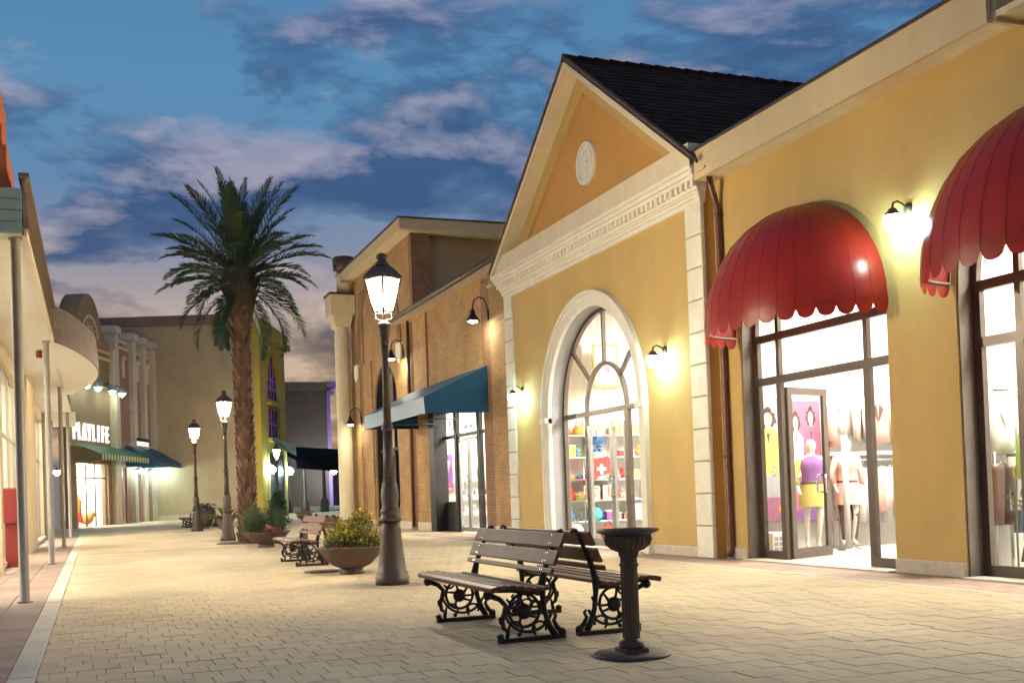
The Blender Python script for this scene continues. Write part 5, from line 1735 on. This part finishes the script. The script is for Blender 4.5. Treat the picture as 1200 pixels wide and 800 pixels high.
def red_shop_stock():
    Y = 14.5
    def woman(u, v, k, hair, top, skin='skin'):
        def q(p): return [(u + a * k, v + b) for a, b in p]
        return [(hair, 'h', u, v + .02, .17 * k, .085), (skin, 'e', u, v, .095 * k, .055), (skin, q([(-.05, -.03), (.05, -.03), (.06, -.10), (-.06, -.10)])),
                (top, q([(-.10, -.075), (.10, -.075), (.26, -.13), (.34, -.36), (.24, -.38), (.19, -.24), (.2, -.46), (-.2, -.46), (-.18, -.24), (-.24, -.38), (-.34, -.36), (-.25, -.13)])),
                ('brownc', q([(-.035, -.115), (.035, -.115), (0, -.20)]))]
    poster(Y + .1, 9.60, 10.32, .48, 2.45, 'tall fashion poster of a woman in a yellow top behind the left pane', 'bluegrey',
           [('mauve', [(0, 0), (1, 0), (1, .30), (0, .36)])] + woman(.58, .83, 1.25, 'hair', 'yellow') + [('greyc', [(.3, .37), (.85, .37), (.9, .2), (.25, .2)]), ('yellow', [(.15, .5), (.3, .48), (.28, .12), (.16, .14)]), ('orangec', 'e', .85, .1, .07, .04)])
    poster(Y + .1, 10.36, 11.02, .48, 2.40, 'fashion poster of two women in pink and violet behind the open door', 'mauve',
           woman(.28, .82, .8, 'hair', 'whitec') + woman(.72, .86, .8, 'hair', 'magenta') + [('purplec', [(.1, .36), (.9, .36), (1, .0), (0, .0)]), ('magenta', [(.05, .3), (.4, .38), (.4, .1), (.1, .06)])])
    mannequin(10.33, 13.95, 1.25, 'white mannequin in a violet top and short yellow skirt behind the open door', 'purplec', 'yellow')
    mannequin(11.15, 14.15, 1.35, 'mannequin in a pink coat with dark stockings beside the open door', 'pinkc', 'pinkc', 'brownc')
    pl = thing('display_pole', 'plain white display pole standing in the open doorway of the red awning shop', 'display pole', (10.85, 13.8, 0))
    part('pole', MB().tube([(10.85, 13.8, .04), (10.85, 13.8, 1.8)], .045, 12), 'shelf', pl)
    part('foot', MB().lathe([(.16, .016), (.16, .03), (.05, .05)], (10.85, 13.8, 0), 16), 'steel', pl)
    rail(11.1, Y, 13.6, Y, 2.5, 'upper chrome rail of pale jackets on the side wall of the shop')
    rail(11.2, Y - .06, 13.5, Y - .06, 1.42, 'lower chrome rail of pale trousers on the side wall of the shop')
    sb = thing('wall_shelf', 'long pale wall shelf between the two rails of the red awning shop', 'shelf', (12.3, Y, 1.5))
    part('board', MB().box(11.05, Y - .1, 1.50, 13.7, Y + .22, 1.56), 'shelf', sb)
    for k in range(4):
        part('bracket', MB().box(11.3 + .75 * k, Y + .1, 1.4, 11.33 + .75 * k, Y + .24, 1.499), 'steel', sb)
    nm = {'pale': 'beige', 'pinkc': 'rose', 'whitec': 'white', 'greyc': 'grey', 'bluegrey': 'grey blue'}
    pos = ['outermost left', 'second', 'third', 'fourth', 'fifth', 'outermost right']
    rg = random.Random(17)
    order = ['first', 'second', 'third', 'fourth', 'fifth', 'sixth', 'seventh', 'eighth', 'ninth', 'tenth', 'eleventh', 'twelfth']
    up = ['pinkc', 'whitec', 'pale', 'whitec', 'pinkc', 'pale', 'greyc', 'whitec', 'whitec', 'pinkc', 'pale', 'whitec']
    for i, c in enumerate(up):
        garment('jacket', '%s jacket, %s from the left on the upper rail of the red awning shop' % (nm[c], order[i]), 11.24 + .205 * i, Y - .02 + rg.uniform(-.02, .02), 2.36, c, rg.choice(['jacket', 'jacket', 'shirt']), yaw=pi / 2 + rg.choice([-.9, -.5, .4, .8, .1]), w=rg.uniform(.85, 1), h=rg.uniform(.85, 1.15))
    lo = ['pale', 'pinkc', 'whitec', 'pinkc', 'pale', 'whitec', 'pinkc', 'pale', 'whitec', 'pinkc', 'pale', 'whitec']
    for i, c in enumerate(lo):
        k = rg.choice(['trousers', 'trousers', 'dress'])
        garment('trousers' if k == 'trousers' else 'dress', '%s %s, %s from the left on the lower rail of the red awning shop' % (nm[c], k, order[i]), 11.34 + .185 * i, Y - .08, 1.29, c, k, yaw=pi / 2 + rg.uniform(-.6, .6), cat=k, h=rg.uniform(.75, .95), w=.8)
    sc = thing('scarf', 'green yellow scarf hanging over the grey jacket', 'scarf', (12.56, Y - .14, 1.9))
    part('cloth', MB().tube([(12.50, Y - .12, 2.28), (12.54, Y - .14, 2.05), (12.58, Y - .13, 1.78)], [.03, .035, .03], 6).tube([(12.62, Y - .12, 2.28), (12.58, Y - .15, 2.05), (12.53, Y - .135, 1.82)], [.03, .035, .03], 6), 'greenc', sc)
    sh = thing('display_plinth', 'small white plinth with a patterned grey panel at the foot of the posters', 'display', (9.85, 14.2, 0))
    part('plinth', MB().cbox(9.65, 14.05, .016, 10.0, 14.4, .34, .01, 'z+'), 'shelf', sh)
    for i in range(3):
        for k in range(3):
            part('print_panel', MB().box(9.68 + .09 * i, 14.04, .06 + .08 * k, 9.74 + .09 * i, 14.049, .115 + .08 * k), 'greyc', sh)
    lt = thing('door_sticker', 'pale round letter G stuck on the left shop pane', 'sticker', (9.07, 13.1, 1.25))
    s = MB()
    arch_ring(9.072, 9.076, 13.12, 1.28, .055, .080, 20, s, radians(40), radians(330))
    s.box(9.072, 13.10, 1.25, 9.076, 13.19, 1.275)
    part('letter', s, 'whitec', lt)
    # the window at the right picture edge
    Y = 9.72
    G = 'clothes hanging in the right edge window'
    rail(9.75, Y, 11.6, Y, 2.1, 'upper chrome rail in the shop window at the right picture edge')
    rail(9.7, Y - .05, 11.6, Y - .05, 1.36, 'lower chrome rail in the shop window at the right picture edge')
    garment('shirt', 'white shirt on the upper rail in the right edge window', 9.86, Y - .02, 1.97, 'whitec', 'shirt', yaw=pi / 2, group=G)
    garment('jacket', 'pale denim jacket beside the white shirt in the right edge window', 10.16, Y + .02, 1.97, 'bluegrey', 'jacket', yaw=pi / 2, group=G)
    garment('shirt', 'bright green shirt in the right edge window', 10.06, 9.3, 1.66, 'greenc', 'shirt', yaw=1.2, group=G, w=1.1)
    garment('trousers', 'dark brown trousers on the lower rail in the right edge window', 9.80, Y - .06, 1.22, 'brownc', 'trousers', yaw=pi / 2, cat='trousers', group=G, h=.72)
    garment('trousers', 'blue jeans on the lower rail in the right edge window', 10.15, Y - .04, 1.1, 'denim', 'trousers', yaw=pi / 2, cat='trousers', group=G, h=.7)
    garment('skirt', 'long brown skirt under the bright green shirt in the right edge window', 10.04, 9.34, 1.02, 'brownc', 'dress', yaw=1.2, cat='skirt', group=G)
    pb = thing('white_board', 'plain white card standing behind the sunflower', 'card', (9.97, 9.62, 0))
    part('card', MB().box(9.84, 9.60, .70, 10.12, 9.615, 1.32), 'whitec', pb)
    part('leg', MB().box(9.86, 9.617, .016, 9.89, 9.64, .9), 'steel', pb); part('leg', MB().box(10.07, 9.617, .016, 10.10, 9.64, .9), 'steel', pb)
    fx, fy = 9.82, 9.5
    sf = thing('sunflower', 'single sunflower on a tall stem in the right edge window', 'flower', (fx, fy, .02))
    part('stem', MB().tube([(fx, fy, .02), (fx + .01, fy + .01, .6), (fx, fy - .03, 1.12)], .011, 6), 'leafl', sf)
    pt = MB()
    for k in range(16):
        a = 2 * pi * k / 16
        d = Vector((cos(a), -.15, sin(a))); sd = Vector((-sin(a), 0, cos(a))) * .018
        c = Vector((fx, fy - .05, 1.14))
        pt.add([c + d * .03 - sd, c + d * .03 + sd, c + d * .075 + sd, c + d * .10, c + d * .075 - sd], [(0, 1, 2, 3, 4)])
    part('petals', pt, 'flowy', sf)
    part('disc', MB().ball((fx, fy - .055, 1.14), .034, 10, 6), 'brownc', sf)
    part('leaf', leaves(MB(), [((fx, fy, .85), .09, 1.2)], 14, .12, 21), 'leafl', sf)


red_shop_stock()


def arch_shop_stock():
    Y = 21.05
    t = thing('display_shelf', 'white shelves on the side wall of the arched entrance shop', 'shelves', (10.6, Y, 0))
    for x in (9.2, 9.95, 10.7, 11.45, 12.2):
        part('upright', MB().box(x - .015, Y + .3, .016, x + .015, Y + .33, 2.6), 'steel', t)
    LV = (.42, .86, 1.30, 1.78, 2.25)
    for z in LV:
        part('shelf', MB().box(9.12, Y - .1, z - .025, 12.3, Y + .33, z), 'shelf', t)
    G = 'goods in the arched entrance shop'
    def item(kind, label, x, y, z, col, k=1.0):
        it = thing(kind, label, 'merchandise', (x, y, z + .001), pi / 2, G, local=True)
        if kind == 'bag':
            part('body', MB().lathe([(.13 * k, 0), (.16 * k, .08 * k), (.15 * k, .2 * k), (.10 * k, .27 * k), (.04 * k, .28 * k)], n=14, rib=.05), col, it)
            part('strap', MB().tube([(0, -.08 * k, .26 * k), (0, -.05 * k, .38 * k), (0, .05 * k, .38 * k), (0, .08 * k, .26 * k)], .012, 5), 'brownc', it)
        elif kind == 'box':
            part('carton', MB().cbox(-.1, -.12 * k, 0, .1, .12 * k, .16 * k, .01, 'z+'), col, it)
            part('lid', MB().box(-.105, -.125 * k, .162 * k, .105, .125 * k, .19 * k), 'whitec', it)
        elif kind == 'hat':
            part('brim', MB().lathe([(.17, 0), (.175, .01), (.09, .02)], n=16), col, it)
            part('crown', MB().lathe([(.09, .015), (.085, .09), (.05, .11), (.01, .112)], n=14), col, it)
        elif kind == 'toy':
            part('body', MB().ball((0, 0, .10 * k), .10 * k, 12, 8, 1.0), col, it)
            part('head', MB().ball((-.03 * k, 0, .24 * k), .065 * k, 10, 7), col, it)
            for e in (-1, 1):
                part('ear', MB().ball((-.02 * k, .05 * e * k, .30 * k), .022 * k, 7, 5), col, it)
        elif kind == 'bottle':
            part('glass', MB().lathe([(.035, 0), (.037, .12), (.015, .17), (.015, .22)], n=12), col, it)
            part('cap', MB().lathe([(.018, .22), (.018, .25)], n=10), 'blackframe', it)
        elif kind == 'plant':
            part('pot', MB().lathe([(.05, 0), (.08, .1), (.07, .1)], n=12), 'whitec', it)
            part('leaves', leaves(MB(), [((0, 0, .24), .17, .8)], 70, .14, 31), col, it)
    for kind, cn, lv, x, col, k in (
            ('box', 'gold', 3, 9.38, 'gold', 1.4), ('bottle', 'blue', 3, 9.62, 'bluec', 1), ('hat', 'orange', 2, 9.33, 'orangec', 1), ('bag', 'red', 1, 9.36, 'redc', 1.0), ('box', 'lime green', 1, 9.62, 'greenc', 1),
            ('toy', 'blue', 0, 9.40, 'bluec', 1.1), ('plant', 'indigo leaved', 3, 10.05, 'bluec', 1.0), ('bag', 'violet', 2, 9.92, 'magenta', .9), ('box', 'pink', 1, 9.95, 'pinkc', 1.6), ('box', 'rose', 1, 10.28, 'pinkc', 1.6),
            ('bag', 'teal', 0, 9.98, 'teal', 1.0), ('box', 'violet', 0, 10.36, 'purplec', 1.1), ('hat', 'red', 2, 10.45, 'redc', 1), ('bottle', 'amber', 3, 10.45, 'orangec', 1), ('bottle', 'brown', 3, 10.55, 'brownc', 1),
            ('box', 'yellow', 4, 10.95, 'yellow', 1.2), ('toy', 'red', 3, 10.85, 'redc', .8), ('toy', 'orange', 3, 11.08, 'orangec', .8), ('box', 'dark gold', 2, 10.9, 'gold', 1), ('box', 'grey', 0, 11.0, 'greyc', 1.7), ('bottle', 'green', 2, 11.2, 'greenc', 1)):
        lev = ('bottom', 'second lowest', 'middle', 'second highest', 'top')[lv]
        item(kind, '%s %s on the %s shelf of the arched entrance shop' % (cn, kind, lev), x, Y, LV[lv], col, k)
    rg = random.Random(23)
    cl = {'white': 'whitec', 'rose': 'pinkc', 'pale grey': 'greyc', 'blue': 'bluec', 'red': 'redc', 'lime': 'greenc', 'beige': 'pale', 'denim blue': 'denim', 'orange': 'orangec'}
    levn = ('bottom', 'second lowest', 'middle', 'second highest', 'top')
    for lv in range(5):
        names = list(cl); rg.shuffle(names)
        for k, x in enumerate((9.22, 9.50, 9.74, 10.18, 10.62, 10.74, 11.32, 11.5)):
            kd = rg.choice(['box', 'bottle', 'hat', 'toy', 'bag', 'box'])
            item(kd, 'small %s %s pushed back on the %s shelf of the arched entrance shop' % (names[k], kd, levn[lv]), x, Y + .16, LV[lv], cl[names[k]], rg.uniform(.55, .95))
    item('bag', 'red bag on the floor under the shelves of the arched entrance shop', 10.12, 20.7, .02, 'redc', 1.0)
    item('bag', 'pale blue soft bag on the floor just inside the arched entrance', 9.35, 20.75, .02, 'bluegrey', 1.3)
    # red banner with a white cross above the door handle height
    f = thing('cross_banner', 'red banner with a white cross inside the arched entrance', 'banner', (10.0, 20.6, 1.35), 0)
    part('cloth', MB().prism([(9.80, 20.6, 1.33), (9.80, 20.6, 1.72), (10.12, 20.6, 1.78), (10.38, 20.6, 1.55), (10.2, 20.6, 1.42), (10.1, 20.6, 1.40)], (0, .012, 0)), 'redc', f)
    part('cross', MB().box(9.93, 20.59, 1.40, 10.0, 20.598, 1.62).box(9.86, 20.588, 1.475, 10.07, 20.5975, 1.545), 'whitec', f)
    for x in (9.84, 10.11):
        part('cord', MB().tube([(x, 20.606, 1.7), (x, 20.606, 4.88)], .004, 4), 'steel', f)
    d = thing('floor_stand', 'thin chrome display stand with two trays inside the arched entrance', 'display stand', (9.62, 20.75, 0))
    part('pole', MB().tube([(9.62, 20.75, .03), (9.62, 20.75, 1.7)], .02, 7), 'steel', d)
    part('foot', MB().lathe([(.2, .016), (.2, .03), (.03, .04)], (9.62, 20.75, 0), 16), 'steel', d)
    for z in (.95, 1.28):
        part('tray', MB().box(9.44, 20.6, z, 9.82, 20.9, z + .02), 'redc', d)
    # framed print hung inside the arch
    fx0, fx1, fz0, fz1, py = 9.78, 10.36, 3.22, 4.12, 20.4
    p = thing('framed_picture', 'gilt framed print of a pale bouquet hanging inside the glass arch', 'picture', (10.07, py, fz0))
    part('frame', MB().box(fx0, py, fz0, fx1, py + .03, fz0 + .05).box(fx0, py, fz1 - .05, fx1, py + .03, fz1).box(fx0, py, fz0 + .05, fx0 + .05, py + .03, fz1 - .05).box(fx1 - .05, py, fz0 + .05, fx1, py + .03, fz1 - .05), 'gold', p)
    part('print', MB().box(fx0 + .051, py + .01, fz0 + .051, fx1 - .051, py + .02, fz1 - .051), 'whitec', p)
    rd = random.Random(3)
    for i in range(14):
        u, v, r_ = rd.gauss(0, .09), rd.gauss(.03, .12), rd.uniform(.03, .075)
        yy = py + .008 - .0006 * i
        part('print_shape', MB().add([(10.07 + u + r_ * cos(2 * pi * k / 9) * (1 + .3 * sin(3 * k)), yy, 3.66 + v + r_ * sin(2 * pi * k / 9)) for k in range(9)], [tuple(range(9))]), rd.choice(['pale', 'pinkc', 'gold', 'mauve', 'bluegrey', 'greyc', 'whitec']), p)
    for x in (9.9, 10.24):
        part('wire', MB().tube([(x, py + .015, fz1), (x, py + .015, 4.88)], .004, 4), 'steel', p)
    # grey brush lettering on a hanging sign, unreadable in the photograph: slanted strokes
    sy = 20.8
    s = thing('hanging_sign', 'white hanging sign with slanted grey brush strokes at the top of the arch', 'sign', (10.5, sy, 3.45))
    part('panel', MB().box(9.7, sy, 3.45, 11.3, sy + .02, 4.35), 'room', s)
    for i in range(6):
        x = 10.02 + .17 * i
        part('stroke', MB().prism([(x, sy - .012, 4.05 + .02 * i), (x + .10, sy - .012, 4.08 + .02 * i), (x + .07, sy - .012, 3.72 - .03 * i), (x - .03, sy - .012, 3.70 - .03 * i)], (0, .011, 0)), 'bluegrey', s)
    for x in (9.9, 11.1):
        part('cord', MB().tube([(x, sy + .01, 4.35), (x, sy + .01, 4.88)], .004, 4), 'steel', s)


arch_shop_stock()


def far_stock():
    poster(30.78, 9.62, 9.98, 1.15, 2.25, 'narrow violet and orange poster of a dancer in the brick shop window', 'purplec',
           [('gold', [(.2, .4), (.5, .75), (.8, .85), (.6, .5), (.45, .3)]), ('skin', 'e', .62, .8, .09, .05), ('magenta', [(0, 0), (1, 0), (1, .3), (.5, .22), (0, .32)]), ('pinkc', [(.1, .05), (.9, .03), (.9, .1), (.1, .12)])])
    t = thing('display_shelf', 'white shelves of small goods inside the brick shop', 'shelves', (11.5, 30.6, 0))
    for z in (.5, 1.0, 1.5, 2.0):
        part('shelf', MB().box(10.05, 30.4, z, 13.0, 30.75, z + .03), 'shelf', t)
    rd = random.Random(9)
    for k in range(24):
        z = (.53, 1.03, 1.53)[k % 3]
        c = rd.choice(['redc', 'whitec', 'bluegrey', 'mauve', 'greyc', 'pinkc'])
        x = 10.1 + .115 * k
        part('carton', MB().cbox(x, 30.45, z, x + .1, 30.6, z + rd.uniform(.12, .3), .01, 'z+'), c, t)
    # lettering on the brick shop's fanlight, mirrored reflections in the photograph
    g = thing('fanlight_letters', 'white letters on the glass above the brick shop doors', 'lettering', (9.55, 28.3, 2.95))
    L = MB()
    for y in (29.75,):
        L.box(9.6, y - .04, 2.88, 9.61, y + .04, 3.18); L.box(9.6, y - .32, 2.88, 9.61, y - .24, 3.18)
        L.prism([(9.6, y + .02, 3.18), (9.6, y - .06, 3.18), (9.6, y - .30, 2.88), (9.6, y - .22, 2.88)], (.009, 0, 0))
    part('letter', L, 'whitec', g)
    L = MB()
    for y in (28.45, 28.0):
        L.box(9.6, y - .04, 2.88, 9.61, y + .04, 3.16); L.box(9.6, y - .28, 2.88, 9.61, y - .20, 3.16); L.box(9.6, y - .2, 2.88, 9.609, y - .04, 2.95)
    part('letter', L, 'whitec', g)
    # goods of the far left shop
    for y, c, lab in ((-9.6, 'redc', 'mannequin bust in orange red behind the far left shopfront'), (-8.5, 'orangec', 'orange toy heap behind the far left shopfront')):
        o = fpt(-.9, y, .02)
        t = thing('display_figure', lab, 'display', o, 0, local=True)
        if c == 'redc':
            part('body', MB().lathe([(.14, .6), (.2, .8), (.15, 1.0), (.22, 1.3), (.08, 1.45), (.09, 1.6), (.03, 1.72)], n=14), 'orangec', t)
            part('skirt', MB().lathe([(.26, .2), (.16, .8)], n=14), 'redc', t)
            part('pole', MB().tube([(0, 0, 0), (0, 0, .6)], .03, 6), 'steel', t)
        else:
            part('body', MB().ball((0, 0, .35), .38, 12, 8, .8), 'orangec', t)
            part('head', MB().ball((.3, .1, .6), .2, 10, 7), 'yellow', t)


far_stock()
